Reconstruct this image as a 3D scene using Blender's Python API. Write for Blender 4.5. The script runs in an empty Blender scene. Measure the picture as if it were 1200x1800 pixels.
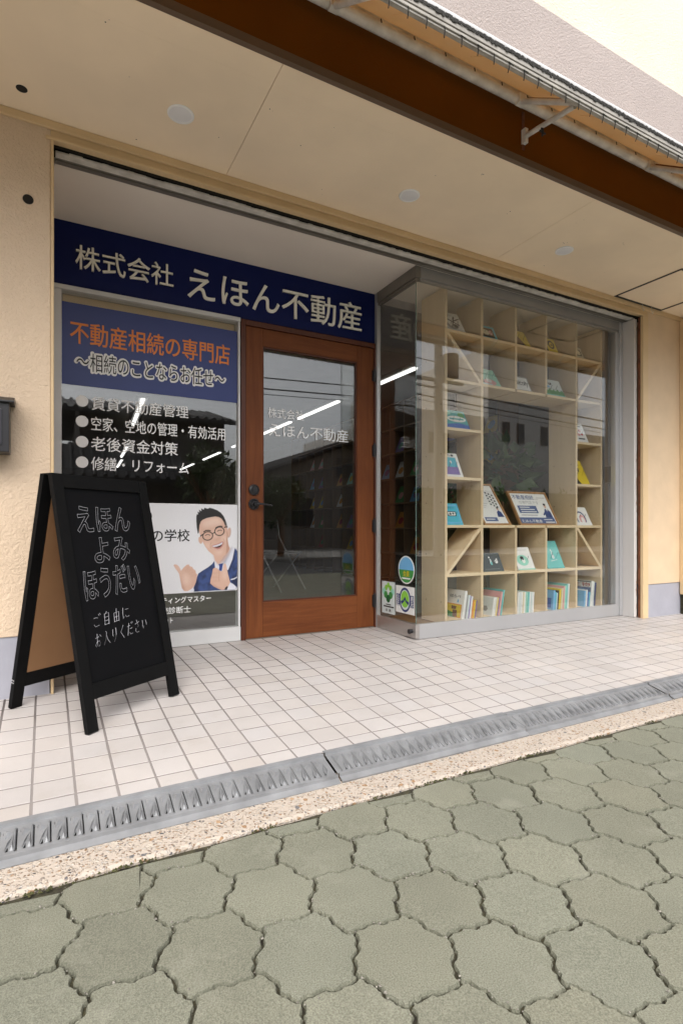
import bpy, bmesh, math, random
from mathutils import Vector, Matrix
from mathutils.geometry import tessellate_polygon
R = math.radians
random.seed(7)
sc = bpy.context.scene
col = sc.collection

# ------------------------------------------------------------------ camera, world, sun, exposure
cd = bpy.data.cameras.new('camera'); cam = bpy.data.objects.new('camera', cd); col.objects.link(cam)
cam.location = (0, 0, 0.72); cam.rotation_euler = (R(90), 0, R(-28.4))
cd.sensor_fit = 'HORIZONTAL'; cd.sensor_width = 36; cd.lens = 36 * 962 / 1200
cd.shift_y = 28 / 1200; cd.clip_start = 0.02; cd.clip_end = 500
sc.camera = cam

SUN_EL, SUN_AZ = 52, 206          # azimuth clockwise from +Y
w = bpy.data.worlds.new('World'); sc.world = w; w.use_nodes = True
nt = w.node_tree; nt.nodes.clear()
out = nt.nodes.new('ShaderNodeOutputWorld'); bg = nt.nodes.new('ShaderNodeBackground')
sky = nt.nodes.new('ShaderNodeTexSky'); sky.sky_type = 'NISHITA'; sky.sun_disc = False
sky.sun_elevation = R(SUN_EL); sky.sun_rotation = R(SUN_AZ); sky.air_density = 1.0; sky.dust_density = 4.0
hs = nt.nodes.new('ShaderNodeHueSaturation'); hs.inputs['Saturation'].default_value = 0.22   # an overcast, nearly white sky
nt.links.new(sky.outputs[0], hs.inputs['Color']); nt.links.new(hs.outputs[0], bg.inputs[0])
bg.inputs[1].default_value = 0.15
nt.links.new(bg.outputs[0], out.inputs[0])

sd = bpy.data.lights.new('sun', 'SUN'); sd.energy = 0.8; sd.angle = R(60); sd.color = (1.0, 0.955, 0.88)
so = bpy.data.objects.new('sun', sd); col.objects.link(so)
dv = Vector((math.sin(R(SUN_AZ)) * math.cos(R(SUN_EL)), math.cos(R(SUN_AZ)) * math.cos(R(SUN_EL)), math.sin(R(SUN_EL))))
so.rotation_euler = dv.to_track_quat('Z', 'Y').to_euler(); so.location = dv * 40

sc.view_settings.view_transform = 'Standard'; sc.view_settings.look = 'None'
sc.view_settings.exposure = 1.12; sc.view_settings.gamma = 1
sc.render.engine = 'CYCLES'
sc.cycles.use_denoising = True
sc.cycles.max_bounces = 10; sc.cycles.diffuse_bounces = 5; sc.cycles.glossy_bounces = 5
sc.cycles.transparent_max_bounces = 24; sc.cycles.sample_clamp_indirect = 6
sc.cycles.caustics_reflective = False; sc.cycles.caustics_refractive = False

# ------------------------------------------------------------------ helpers
def empty(name, loc=(0, 0, 0), rz=0.0):
    o = bpy.data.objects.new(name, None); col.objects.link(o)
    o.location = loc; o.rotation_euler = (0, 0, rz); o.empty_display_size = 0.1
    return o

def tag(o, label=None, cat=None, group=None, kind=None):
    if label: o['label'] = label
    if cat: o['category'] = cat
    if group: o['group'] = group
    if kind: o['kind'] = kind
    return o

class MB:
    """collects shapes, then links them as one mesh object"""
    def __init__(s): s.v = []; s.f = []; s.m = []; s.sm = []
    def add(s, vs, fs, mi=0, smooth=False):
        n = len(s.v); s.v += [tuple(p) for p in vs]
        for f in fs: s.f.append([i + n for i in f]); s.m.append(mi); s.sm.append(smooth)
        return s
    def box(s, x0, x1, y0, y1, z0, z1, mi=0, M=None):
        vs = [Vector(p) for p in ((x0,y0,z0),(x1,y0,z0),(x1,y1,z0),(x0,y1,z0),(x0,y0,z1),(x1,y0,z1),(x1,y1,z1),(x0,y1,z1))]
        if M is not None: vs = [M @ p for p in vs]
        return s.add(vs, [(0,3,2,1),(4,5,6,7),(0,1,5,4),(1,2,6,5),(2,3,7,6),(3,0,4,7)], mi)
    def quad(s, a, b, c, d, mi=0): return s.add([a, b, c, d], [(0,1,2,3)], mi)
    def tube(s, pts, r, n=10, mi=0, cap=True, r2=None):
        pts = [Vector(p) for p in pts]; rings = []
        for i, p in enumerate(pts):
            t = (pts[min(i+1, len(pts)-1)] - pts[max(i-1, 0)]).normalized()
            a = Vector((0,0,1)) if abs(t.z) < 0.9 else Vector((1,0,0))
            u = t.cross(a).normalized(); q = t.cross(u).normalized()
            rr = r if r2 is None else r + (r2 - r) * i / (len(pts) - 1)
            rings.append([p + (u * math.cos(2*math.pi*k/n) + q * math.sin(2*math.pi*k/n)) * rr for k in range(n)])
        vs = [p for rg in rings for p in rg]; fs = []
        for i in range(len(pts) - 1):
            for k in range(n):
                fs.append((i*n+k, i*n+(k+1) % n, (i+1)*n+(k+1) % n, (i+1)*n+k))
        s.add(vs, fs, mi, True)
        if cap: s.add(rings[0], [tuple(range(n))], mi); s.add(rings[-1], [tuple(range(n-1, -1, -1))], mi)
        return s
    def disc(s, c, ax, r, h, n=32, mi=0, r2=None):
        c = Vector(c); ax = Vector(ax).normalized()
        return s.tube([c, c + ax * h], r, n, mi, True, r2)
    def prism(s, poly, axis, d0, d1, mi=0):
        """polygon in the two other axes, swept from d0 to d1 along axis"""
        def P(a, b, d): return {'x': (d, a, b), 'y': (a, d, b), 'z': (a, b, d)}[axis]
        n = len(poly); vs = [P(a, b, d0) for a, b in poly] + [P(a, b, d1) for a, b in poly]
        fs = [(i, (i+1) % n, n+(i+1) % n, n+i) for i in range(n)]
        s.add(vs, fs, mi)
        tri = tessellate_polygon([[Vector((a, b, 0)) for a, b in poly]])
        s.add(vs, [tuple(t) for t in tri] + [tuple(n+i for i in reversed(t)) for t in tri], mi)
        return s
    def flat(s, poly, y, mi=0):
        """a printed shape in the x-z plane at depth y, facing -y"""
        tri = tessellate_polygon([[Vector((a, b, 0)) for a, b in poly]])
        return s.add([(a, y, b) for a, b in poly], [tuple(t) for t in tri], mi)
    def build(s, name, mats, parent=None, bevel=0.0, seg=2, M=None, weld=False):
        me = bpy.data.meshes.new(name); me.from_pydata(s.v, [], s.f)
        if not isinstance(mats, (list, tuple)): mats = [mats]
        for m in mats: me.materials.append(m)
        me.polygons.foreach_set('material_index', s.m); me.polygons.foreach_set('use_smooth', s.sm)
        bm = bmesh.new(); bm.from_mesh(me)
        if M is not None: bmesh.ops.transform(bm, matrix=M, verts=bm.verts)
        if weld: bmesh.ops.remove_doubles(bm, verts=bm.verts, dist=1e-5)
        bmesh.ops.recalc_face_normals(bm, faces=bm.faces)
        if bevel:
            es = [e for e in bm.edges if len(e.link_faces) == 2 and e.calc_face_angle(0) > 0.6]
            bmesh.ops.bevel(bm, geom=es, offset=bevel, segments=seg, affect='EDGES', profile=0.6, clamp_overlap=True)
        bm.to_mesh(me); bm.free()
        o = bpy.data.objects.new(name, me); col.objects.link(o)
        if parent: o.parent = parent
        return o

_tc = {}
def text_shape(body, bold=0.0, extrude=0.0, outline=0.0, shear=0.0):
    key = (body, bold, extrude, outline, shear)
    if key in _tc: return _tc[key]
    cu = bpy.data.curves.new('glyphs', 'FONT'); cu.body = body; cu.size = 1; cu.offset = bold; cu.extrude = extrude; cu.shear = shear
    cu.resolution_u = 4
    if outline: cu.fill_mode = 'NONE'; cu.bevel_depth = outline; cu.bevel_resolution = 0
    o = bpy.data.objects.new('glyphs', cu); col.objects.link(o)
    dg = bpy.context.evaluated_depsgraph_get(); me = bpy.data.meshes.new_from_object(o.evaluated_get(dg))
    vs = [v.co.copy() for v in me.vertices]; fs = [tuple(p.vertices) for p in me.polygons]
    bpy.data.objects.remove(o); bpy.data.curves.remove(cu); bpy.data.meshes.remove(me)
    x0 = min(v.x for v in vs); x1 = max(v.x for v in vs); y0 = min(v.y for v in vs); y1 = max(v.y for v in vs)
    vs = [Vector(((v.x-x0)/(x1-x0), (v.y-y0)/(y1-y0), v.z)) for v in vs]
    _tc[key] = (vs, fs); return _tc[key]
def add_text(mb, body, x0, x1, z0, z1, y, bold=0.0, depth=0.0, outline=0.0, mi=0, M=None, slope=0.0, shear=0.0):
    """lettering standing in the x-z plane facing -y and filling the box x0..x1, z0..z1; depth = thickness of raised letters"""
    boldness = max(bold, 0) if not outline else 0
    vs, fs = text_shape(body, bold if outline else 0.0, 0.5 if depth else 0.0, outline, shear)
    k = depth if depth else (0.004 if outline else 0)
    bw = boldness * 0.5 * (z1-z0); nb = 0 if bw <= 0 else (12 if boldness > 0.04 else 6)
    for q in range(nb + 1):                       # heavier strokes: the glyphs again, a hair apart and a touch further back
        dx, dz = (0, 0) if q == 0 else (bw*math.cos(2*math.pi*q/nb), bw*math.sin(2*math.pi*q/nb))
        P = [Vector((x0 + v.x*(x1-x0) + dx, y - v.z*k + q*0.00003, z0 + v.y*(z1-z0) + slope*v.x + dz)) for v in vs]
        if M is not None: P = [M @ p for p in P]
        mb.add(P, fs, mi)
    return mb

# ------------------------------------------------------------------ materials
def _base(name):
    m = bpy.data.materials.new(name); m.use_nodes = True
    return m, m.node_tree, m.node_tree.nodes['Principled BSDF']
def N(nt, t, **kw):
    n = nt.nodes.new(t)
    for k, v in kw.items():
        if k in n.inputs: n.inputs[k].default_value = v
        else: setattr(n, k, v)
    return n
def ramp(nt, fac, stops):
    r = nt.nodes.new('ShaderNodeValToRGB'); e = r.color_ramp.elements
    while len(e) < len(stops): e.new(0.5)
    for i, (p, c) in enumerate(stops): e[i].position = p; e[i].color = (*c, 1) if len(c) == 3 else c
    nt.links.new(fac, r.inputs[0]); return r
def mat(name, c, rough=0.6, metal=0.0, var=0.06, vscale=6.0, bump=0.0, bscale=60.0, spec=0.5, stretch=(1,1,1), c2=None, detail=4.0, bdist=0.01):
    m, nt, p = _base(name)
    p.inputs['Roughness'].default_value = rough; p.inputs['Metallic'].default_value = metal
    p.inputs['Specular IOR Level'].default_value = spec
    tc = N(nt, 'ShaderNodeTexCoord'); mp = N(nt, 'ShaderNodeMapping'); mp.inputs['Scale'].default_value = stretch
    nt.links.new(tc.outputs['Object'], mp.inputs[0])
    nz = N(nt, 'ShaderNodeTexNoise', Scale=vscale, Detail=detail); nt.links.new(mp.outputs[0], nz.inputs[0])
    a = tuple(x*(1-var) for x in c); b = tuple(min(1, x*(1+var)) for x in (c2 or c))
    r = ramp(nt, nz.outputs['Fac'], [(0.3, a), (0.7, b)])
    nt.links.new(r.outputs[0], p.inputs['Base Color'])
    if bump:
        bz = N(nt, 'ShaderNodeTexNoise', Scale=bscale, Detail=3.0); nt.links.new(mp.outputs[0], bz.inputs[0])
        bp = N(nt, 'ShaderNodeBump', Strength=bump, Distance=bdist); nt.links.new(bz.outputs['Fac'], bp.inputs['Height'])
        nt.links.new(bp.outputs[0], p.inputs['Normal'])
    return m
def ink(name, c, rough=0.5): return mat(name, c, rough, var=0.0)
def emit(name, c, s):
    m = bpy.data.materials.new(name); m.use_nodes = True; nt = m.node_tree; nt.nodes.clear()
    o = N(nt, 'ShaderNodeOutputMaterial'); e = N(nt, 'ShaderNodeEmission'); e.inputs[0].default_value = (*c, 1); e.inputs[1].default_value = s
    nt.links.new(e.outputs[0], o.inputs[0]); return m
def glass_mat(name, tint, f0):
    m = bpy.data.materials.new(name); m.use_nodes = True; nt = m.node_tree; nt.nodes.clear()
    o = N(nt, 'ShaderNodeOutputMaterial'); tr = N(nt, 'ShaderNodeBsdfTransparent'); gl = N(nt, 'ShaderNodeBsdfGlossy', Roughness=0.0)
    tr.inputs[0].default_value = (*tint, 1); gl.inputs[0].default_value = (1, 1, 1, 1)
    lw = N(nt, 'ShaderNodeLayerWeight', Blend=0.5)
    pw = N(nt, 'ShaderNodeMath', operation='POWER'); pw.inputs[1].default_value = 5.0
    ma = N(nt, 'ShaderNodeMath', operation='MULTIPLY_ADD'); ma.inputs[1].default_value = 1 - f0; ma.inputs[2].default_value = f0
    mx = N(nt, 'ShaderNodeMixShader')
    nt.links.new(lw.outputs['Facing'], pw.inputs[0]); nt.links.new(pw.outputs[0], ma.inputs[0]); nt.links.new(ma.outputs[0], mx.inputs[0])
    nt.links.new(tr.outputs[0], mx.inputs[1]); nt.links.new(gl.outputs[0], mx.inputs[2]); nt.links.new(mx.outputs[0], o.inputs[0])
    return m
def stucco(name, c, scale=70, strength=0.55, var=0.05):
    m, nt, p = _base(name); p.inputs['Roughness'].default_value = 0.85; p.inputs['Specular IOR Level'].default_value = 0.25
    tc = N(nt, 'ShaderNodeTexCoord')
    n1 = N(nt, 'ShaderNodeTexNoise', Scale=scale, Detail=3.0, Roughness=0.55, Distortion=0.6); nt.links.new(tc.outputs['Object'], n1.inputs[0])
    n2 = N(nt, 'ShaderNodeTexNoise', Scale=1.6, Detail=5.0); nt.links.new(tc.outputs['Object'], n2.inputs[0])
    r = ramp(nt, n2.outputs['Fac'], [(0.3, tuple(x*(1-var) for x in c)), (0.7, tuple(min(1, x*(1+var)) for x in c))])
    nt.links.new(r.outputs[0], p.inputs['Base Color'])
    bp = N(nt, 'ShaderNodeBump', Strength=strength, Distance=0.012); nt.links.new(n1.outputs['Fac'], bp.inputs['Height'])
    nt.links.new(bp.outputs[0], p.inputs['Normal']); return m
def wood(name, a, b, rough=0.45, axis='z', scale=9.0, spec=0.4):
    m, nt, p = _base(name); p.inputs['Roughness'].default_value = rough; p.inputs['Specular IOR Level'].default_value = spec
    tc = N(nt, 'ShaderNodeTexCoord'); mp = N(nt, 'ShaderNodeMapping')
    mp.inputs['Scale'].default_value = {'z': (1, 1, 0.07), 'x': (0.07, 1, 1), 'y': (1, 0.07, 1)}[axis]
    nt.links.new(tc.outputs['Object'], mp.inputs[0])
    n1 = N(nt, 'ShaderNodeTexNoise', Scale=scale*4, Detail=6.0, Roughness=0.65, Distortion=0.8); nt.links.new(mp.outputs[0], n1.inputs[0])
    n2 = N(nt, 'ShaderNodeTexNoise', Scale=2.2, Detail=3.0); nt.links.new(tc.outputs['Object'], n2.inputs[0])
    mx = N(nt, 'ShaderNodeMath', operation='MULTIPLY_ADD'); mx.inputs[1].default_value = 0.6
    m2 = N(nt, 'ShaderNodeMath', operation='MULTIPLY'); m2.inputs[1].default_value = 0.4
    nt.links.new(n2.outputs['Fac'], m2.inputs[0]); nt.links.new(n1.outputs['Fac'], mx.inputs[0]); nt.links.new(m2.outputs[0], mx.inputs[2])
    r = ramp(nt, mx.outputs[0], [(0.32, a), (0.68, b)]); nt.links.new(r.outputs[0], p.inputs['Base Color'])
    bp = N(nt, 'ShaderNodeBump', Strength=0.12, Distance=0.003); nt.links.new(n1.outputs['Fac'], bp.inputs['Height']); nt.links.new(bp.outputs[0], p.inputs['Normal'])
    return m
def attr_mat(name, c, rough, spec, speck=0.1, sscale=400, blotch=0.08, bscale=3.0, bump=0.25, dirt=None):
    """colour times a per-piece tint attribute, with fine speckle and broad blotches"""
    m, nt, p = _base(name); p.inputs['Roughness'].default_value = rough; p.inputs['Specular IOR Level'].default_value = spec
    tc = N(nt, 'ShaderNodeTexCoord')
    at = N(nt, 'ShaderNodeAttribute', attribute_name='tint')
    n1 = N(nt, 'ShaderNodeTexNoise', Scale=sscale, Detail=2.0); n2 = N(nt, 'ShaderNodeTexNoise', Scale=bscale, Detail=6.0, Roughness=0.6)
    for n in (n1, n2): nt.links.new(tc.outputs['Object'], n.inputs[0])
    r1 = ramp(nt, n1.outputs['Fac'], [(0.3, (1-speck,)*3), (0.7, (1+speck,)*3)])
    r2 = ramp(nt, n2.outputs['Fac'], [(0.3, (1-blotch,)*3), (0.7, (1+blotch,)*3)])
    cur = N(nt, 'ShaderNodeRGB'); cur.outputs[0].default_value = (*c, 1); o = cur.outputs[0]
    for src in (at.outputs['Color'], r1.outputs[0], r2.outputs[0]):
        mx = N(nt, 'ShaderNodeMix', data_type='RGBA', blend_type='MULTIPLY'); mx.inputs[0].default_value = 1.0
        nt.links.new(o, mx.inputs[6]); nt.links.new(src, mx.inputs[7]); o = mx.outputs[2]
    if dirt:
        n3 = N(nt, 'ShaderNodeTexNoise', Scale=dirt[1], Detail=8.0, Roughness=0.7); nt.links.new(tc.outputs['Object'], n3.inputs[0])
        r3 = ramp(nt, n3.outputs['Fac'], [(0.56, (0,0,0)), (0.72, (1,1,1))])
        k = N(nt, 'ShaderNodeMath', operation='MULTIPLY'); k.inputs[1].default_value = dirt[2]; nt.links.new(r3.outputs[0], k.inputs[0])
        mx = N(nt, 'ShaderNodeMix', data_type='RGBA', blend_type='MIX'); nt.links.new(k.outputs[0], mx.inputs[0])
        nt.links.new(o, mx.inputs[6]); mx.inputs[7].default_value = (*dirt[0], 1); o = mx.outputs[2]
    nt.links.new(o, p.inputs['Base Color'])
    bp = N(nt, 'ShaderNodeBump', Strength=bump, Distance=0.002); nt.links.new(n1.outputs['Fac'], bp.inputs['Height']); nt.links.new(bp.outputs[0], p.inputs['Normal'])
    return m

CREAM = (0.70, 0.545, 0.40)
M = {}
M['stucco'] = stucco('cream stucco', CREAM, 82, 0.6)
M['trim'] = mat('cream trim paint', (0.68, 0.50, 0.29), 0.55, var=0.05, bump=0.05, bscale=30)
M['pillar_paint'] = mat('smooth cream paint', (0.69, 0.525, 0.355), 0.7, var=0.05, bump=0.08, bscale=40)
M['skirting'] = mat('grey skirting paint', (0.36, 0.36, 0.41), 0.75, var=0.06, bump=0.1, bscale=60)
M['soffit'] = mat('tan soffit paint', (0.88, 0.73, 0.545), 0.8, var=0.06, vscale=2.2, bump=0.03, bscale=200)
M['fascia'] = mat('brown fascia paint', (0.150, 0.051, 0.005), 0.7, var=0.12, vscale=2.5, bump=0.06, bscale=40, spec=0.03)
M['fascia_edge'] = mat('grey brown edge strip', (0.13, 0.085, 0.055), 0.6)
M['upper_pink'] = stucco('pinkish upper stucco', (0.41, 0.355, 0.335), 90, 0.6)
M['upper_cream'] = stucco('pale cream upper stucco', (0.72, 0.63, 0.53), 90, 0.5)
M['recess'] = mat('off white recess paint', (0.80, 0.73, 0.665), 0.75, var=0.04, vscale=2)
M['dark_gap'] = mat('dark slot', (0.012, 0.010, 0.008), 0.9)
M['navy'] = mat('navy sign board', (0.006, 0.012, 0.085), 0.45, var=0.03, spec=0.15)
M['banner'] = mat('blue window film', (0.026, 0.045, 0.20), 0.4, var=0.03)
M['warm_white'] = mat('warm white letters', (0.90, 0.88, 0.81), 0.45, var=0.03)
M['white_vinyl'] = ink('white vinyl', (0.88, 0.88, 0.88))
M['orange_vinyl'] = ink('orange vinyl', (0.80, 0.25, 0.05))
M['black_vinyl'] = ink('black vinyl', (0.012, 0.012, 0.014))
M['alu'] = mat('silver aluminium', (0.52, 0.52, 0.53), 0.38, metal=0.55, var=0.05, vscale=3, stretch=(1,1,0.2))
M['alu_white'] = mat('pale painted aluminium', (0.62, 0.62, 0.62), 0.45, var=0.04, metal=0.1)
M['alu_dark'] = mat('bronze aluminium', (0.22, 0.20, 0.175), 0.4, metal=0.4)
M['alu_mid'] = mat('grey anodised aluminium', (0.33, 0.32, 0.31), 0.4, metal=0.45)
M['steel_base'] = mat('brushed steel base', (0.50, 0.47, 0.45), 0.33, metal=0.7, var=0.05, vscale=14, stretch=(0.15,0.15,4))
M['door_wood'] = wood('stained door timber', (0.100, 0.028, 0.009), (0.20, 0.064, 0.020), 0.48, spec=0.22)
M['door_rail'] = wood('stained rail timber', (0.100, 0.028, 0.009), (0.20, 0.064, 0.020), 0.48, axis='x', spec=0.22)
M['frame_wood'] = wood('dark stained frame', (0.055, 0.014, 0.006), (0.11, 0.03, 0.012), 0.4)
M['black_metal'] = mat('matt black metal', (0.010, 0.010, 0.012), 0.4, var=0.1)
M['ply'] = wood('pale birch ply', (0.66, 0.51, 0.32), (0.75, 0.60, 0.40), 0.55, scale=5)
M['ply_h'] = wood('pale birch ply shelf', (0.68, 0.53, 0.33), (0.77, 0.62, 0.42), 0.55, axis='x', scale=5)
M['ply_dark'] = wood('brown shelf board', (0.20, 0.12, 0.06), (0.28, 0.18, 0.09), 0.6, scale=5)
M['glass'] = glass_mat('window glass', (0.965, 0.972, 0.965), 0.076)
M['glass_edge'] = mat('glass edge', (0.10, 0.16, 0.14), 0.2)
M['board_black'] = mat('black stained timber', (0.004, 0.004, 0.0042), 0.6, var=0.15, vscale=20, bump=0.05, bscale=90, spec=0.12)
M['chalkboard'] = mat('black chalk surface', (0.0036, 0.0037, 0.0045), 0.65, var=0.12, vscale=5, spec=0.10)
M['hardboard'] = mat('brown hardboard', (0.26, 0.135, 0.06), 0.7, var=0.06)
M['chalk'] = mat('white chalk ink', (0.36, 0.36, 0.39), 0.8, var=0.25, vscale=60)
M['galv'] = mat('galvanised steel', (0.25, 0.255, 0.265), 0.5, metal=0.35, var=0.22, vscale=10, bump=0.05, bscale=160, bdist=0.004)
M['white_plastic'] = mat('white plastic trim', (0.86, 0.86, 0.86), 0.45)
M['lens'] = mat('frosted lens', (0.78, 0.78, 0.80), 0.35)
def cloth_mat():
    m = mat('orange tan awning cloth', (0.60, 0.45, 0.27), 0.85, var=0.1, vscale=4, bump=0.1, bscale=300); nt = m.node_tree   # woven cloth lets daylight through
    tl = N(nt, 'ShaderNodeBsdfTranslucent'); tl.inputs[0].default_value = (0.74, 0.52, 0.28, 1); mx = N(nt, 'ShaderNodeMixShader'); mx.inputs[0].default_value = 0.30
    o = [n for n in nt.nodes if n.type == 'OUTPUT_MATERIAL'][0]
    nt.links.new(nt.nodes['Principled BSDF'].outputs[0], mx.inputs[1]); nt.links.new(tl.outputs[0], mx.inputs[2]); nt.links.new(mx.outputs[0], o.inputs[0]); return m
M['fabric'] = cloth_mat()
M['white_paint'] = mat('worn white paint', (0.60, 0.57, 0.52), 0.5, var=0.18, vscale=12, c2=(0.66, 0.64, 0.60))
M['roller'] = mat('weathered white roller', (0.58, 0.57, 0.57), 0.5, var=0.14, vscale=14)
M['grime'] = mat('black grime', (0.025, 0.023, 0.02), 0.9, var=0.4, vscale=60)
M['grey_channel'] = mat('weathered grey channel', (0.36, 0.335, 0.30), 0.55, var=0.2, vscale=18)
M['rust'] = mat('rusty steel', (0.16, 0.055, 0.022), 0.85, var=0.4, vscale=25)
M['soil'] = mat('joint soil', (0.030, 0.024, 0.016), 0.95, var=0.5, vscale=40, bump=0.6, bscale=150, c2=(0.040, 0.036, 0.018))
M['asphalt'] = mat('asphalt', (0.055, 0.055, 0.056), 0.9, var=0.15, vscale=30, bump=0.4, bscale=200)
M['concrete'] = mat('concrete', (0.32, 0.31, 0.29), 0.85, var=0.1, vscale=4)
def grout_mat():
    m, nt, p = _base('grey grout'); p.inputs['Roughness'].default_value = 0.9      # mottled, darker towards the door and paler along the drain
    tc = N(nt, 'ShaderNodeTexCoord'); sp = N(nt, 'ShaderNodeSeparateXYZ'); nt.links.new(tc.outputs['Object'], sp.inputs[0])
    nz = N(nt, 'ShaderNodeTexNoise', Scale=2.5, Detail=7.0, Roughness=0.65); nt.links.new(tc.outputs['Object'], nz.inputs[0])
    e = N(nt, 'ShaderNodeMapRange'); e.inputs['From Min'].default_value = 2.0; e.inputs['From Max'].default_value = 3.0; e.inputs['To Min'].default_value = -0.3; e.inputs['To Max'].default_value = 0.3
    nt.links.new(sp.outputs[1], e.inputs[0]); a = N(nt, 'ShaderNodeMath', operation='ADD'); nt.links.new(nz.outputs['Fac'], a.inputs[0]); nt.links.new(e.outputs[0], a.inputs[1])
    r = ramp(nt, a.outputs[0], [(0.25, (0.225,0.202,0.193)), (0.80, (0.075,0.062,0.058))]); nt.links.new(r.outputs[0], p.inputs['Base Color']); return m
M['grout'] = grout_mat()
M['tile'] = attr_mat('cream floor tile', (0.452, 0.422, 0.408), 0.42, 0.4, 0.05, 500, 0.07, 3, 0.12, dirt=((0.33, 0.285, 0.245), 5, 0.35))
M['paver'] = attr_mat('grey green concrete paver', (0.186, 0.186, 0.143), 0.9, 0.2, 0.28, 330, 0.10, 3.5, 0.9, dirt=((0.30, 0.295, 0.24), 6, 0.38))

def rust_paint():
    m, nt, p = _base('flaking white paint'); p.inputs['Roughness'].default_value = 0.55
    tc = N(nt, 'ShaderNodeTexCoord'); sp = N(nt, 'ShaderNodeSeparateXYZ'); nt.links.new(tc.outputs['Object'], sp.inputs[0])
    mp = N(nt, 'ShaderNodeMapping'); mp.inputs['Scale'].default_value = (3, 3, 0.55); nt.links.new(tc.outputs['Object'], mp.inputs[0])
    nz = N(nt, 'ShaderNodeTexNoise', Scale=9.0, Detail=9.0, Roughness=0.75); nt.links.new(mp.outputs[0], nz.inputs[0])
    e = N(nt, 'ShaderNodeMapRange'); e.inputs['From Min'].default_value = 2.10; e.inputs['From Max'].default_value = 2.136; e.inputs['To Min'].default_value = -0.25; e.inputs['To Max'].default_value = 0.16
    nt.links.new(sp.outputs[0], e.inputs[0])
    a = N(nt, 'ShaderNodeMath', operation='ADD'); nt.links.new(nz.outputs['Fac'], a.inputs[0]); nt.links.new(e.outputs[0], a.inputs[1])
    r = ramp(nt, a.outputs[0], [(0.0, (0.62,0.60,0.59)), (0.60, (0.58,0.56,0.54)), (0.63, (0.22,0.085,0.035)), (1.0, (0.12,0.045,0.02))]); nt.links.new(r.outputs[0], p.inputs['Base Color'])
    return m
M['rust_paint'] = rust_paint()

# printed colours for books, posters and stickers
def C(name, c): M[name] = ink(name + ' print', c, 0.45)
for n_, c_ in dict(p_white=(0.74,0.74,0.72), p_black=(0.02,0.02,0.022), p_teal=(0.06,0.36,0.36), p_cyan=(0.07,0.42,0.55), p_blue=(0.03,0.11,0.42), p_navy=(0.02,0.035,0.14),
        p_yellow=(0.66,0.50,0.02), p_orange=(0.70,0.30,0.03), p_brown=(0.16,0.07,0.025), p_grey=(0.30,0.30,0.30), p_mint=(0.30,0.62,0.50), p_green=(0.05,0.26,0.06),
        p_lime=(0.24,0.55,0.06), p_pink=(0.66,0.34,0.34), p_red=(0.45,0.03,0.03), p_slate=(0.055,0.07,0.075), p_purple=(0.20,0.14,0.38), p_cream=(0.68,0.60,0.42),
        p_sky=(0.16,0.42,0.70), p_turq=(0.17,0.52,0.50), p_pale=(0.60,0.66,0.66), skin=(0.60,0.37,0.285), skin_dark=(0.45,0.23,0.165), skin_light=(0.70,0.49,0.40), hair=(0.012,0.011,0.012),
        suit=(0.030,0.055,0.175), suit_dark=(0.014,0.024,0.085), shirt=(0.66,0.67,0.74), tie=(0.022,0.045,0.20), lip=(0.42,0.14,0.12), poster=(0.70,0.70,0.72), p_midblue=(0.07,0.11,0.25)).items(): C(n_, c_)

def tint_mesh(o, per_face):
    at = o.data.color_attributes.new('tint', 'FLOAT_COLOR', 'CORNER')
    buf = []
    for p in o.data.polygons: buf += list(per_face[p.index]) * p.loop_total
    at.data.foreach_set('color', buf)

# ------------------------------------------------------------------ the setting: pavement, floor, road
PZ = -0.14
def fz(Y):
    k = [(1.75,-.084),(2.05,-.064),(2.27,-.047),(2.5,-.027),(2.8,-.007),(3.41,0)]
    if Y <= k[0][0]: return k[0][1]
    for (a, za), (b, zb) in zip(k, k[1:]):
        if Y <= b: return za + (zb-za)*(Y-a)/(b-a)
    return 0.0

def make_tiles():
    PX, PY, G = 0.1158, 0.1112, 0.0036
    mb = MB(); tints = []
    i0, i1 = -26, 70
    ys = [3.50 - 0.11, 3.39]; k = 0
    rows = []
    y = 2.05 + PY*13
    while y > 1.76:
        rows.append((max(y-PY, 1.752), y)); y -= PY
    for i in range(i0, i1):
        xa, xb = 0.775 + i*PX, 0.775 + (i+1)*PX
        for (ya, yb) in rows:
            if yb - ya < 0.02: continue
            g1 = G*random.uniform(0.9, 1.25); g2 = G*random.uniform(0.95, 1.25)
            X0, X1, Y0, Y1 = xa+g1, xb-g1, ya+g2, yb-g2
            dz = random.uniform(-0.0005, 0.0005); b = 0.0010
            P = [(X0,Y0),(X1,Y0),(X1,Y1),(X0,Y1)]; Q = [(X0+b,Y0+b),(X1-b,Y0+b),(X1-b,Y1-b),(X0+b,Y1-b)]
            vs = [(x,yv,fz(yv)-0.003) for x,yv in P] + [(x,yv,fz(yv)-0.0007+dz) for x,yv in P] + [(x,yv,fz(yv)+dz) for x,yv in Q]
            mb.add(vs, [(8,9,10,11)] + [(j,(j+1)%4,4+(j+1)%4,4+j) for j in range(4)] + [(4+j,4+(j+1)%4,8+(j+1)%4,8+j) for j in range(4)])
            t = random.gauss(1.0, 0.016); wv = random.gauss(0, 0.006)
            if random.random() < 0.06: t *= 0.95; wv += 0.012
            tints += [(t+wv, t, t-wv*1.4, 1)]*9
    o = mb.build('tile_floor', M['tile']); tint_mesh(o, tints); tag(o, kind='structure'); return o
make_tiles()
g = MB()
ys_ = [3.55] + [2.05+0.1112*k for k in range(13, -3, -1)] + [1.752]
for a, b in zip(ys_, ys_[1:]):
    g.quad((-2.4,b,fz(b)-.0011),(9,b,fz(b)-.0011),(9,a,fz(a)-.0011),(-2.4,a,fz(a)-.0011))
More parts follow.
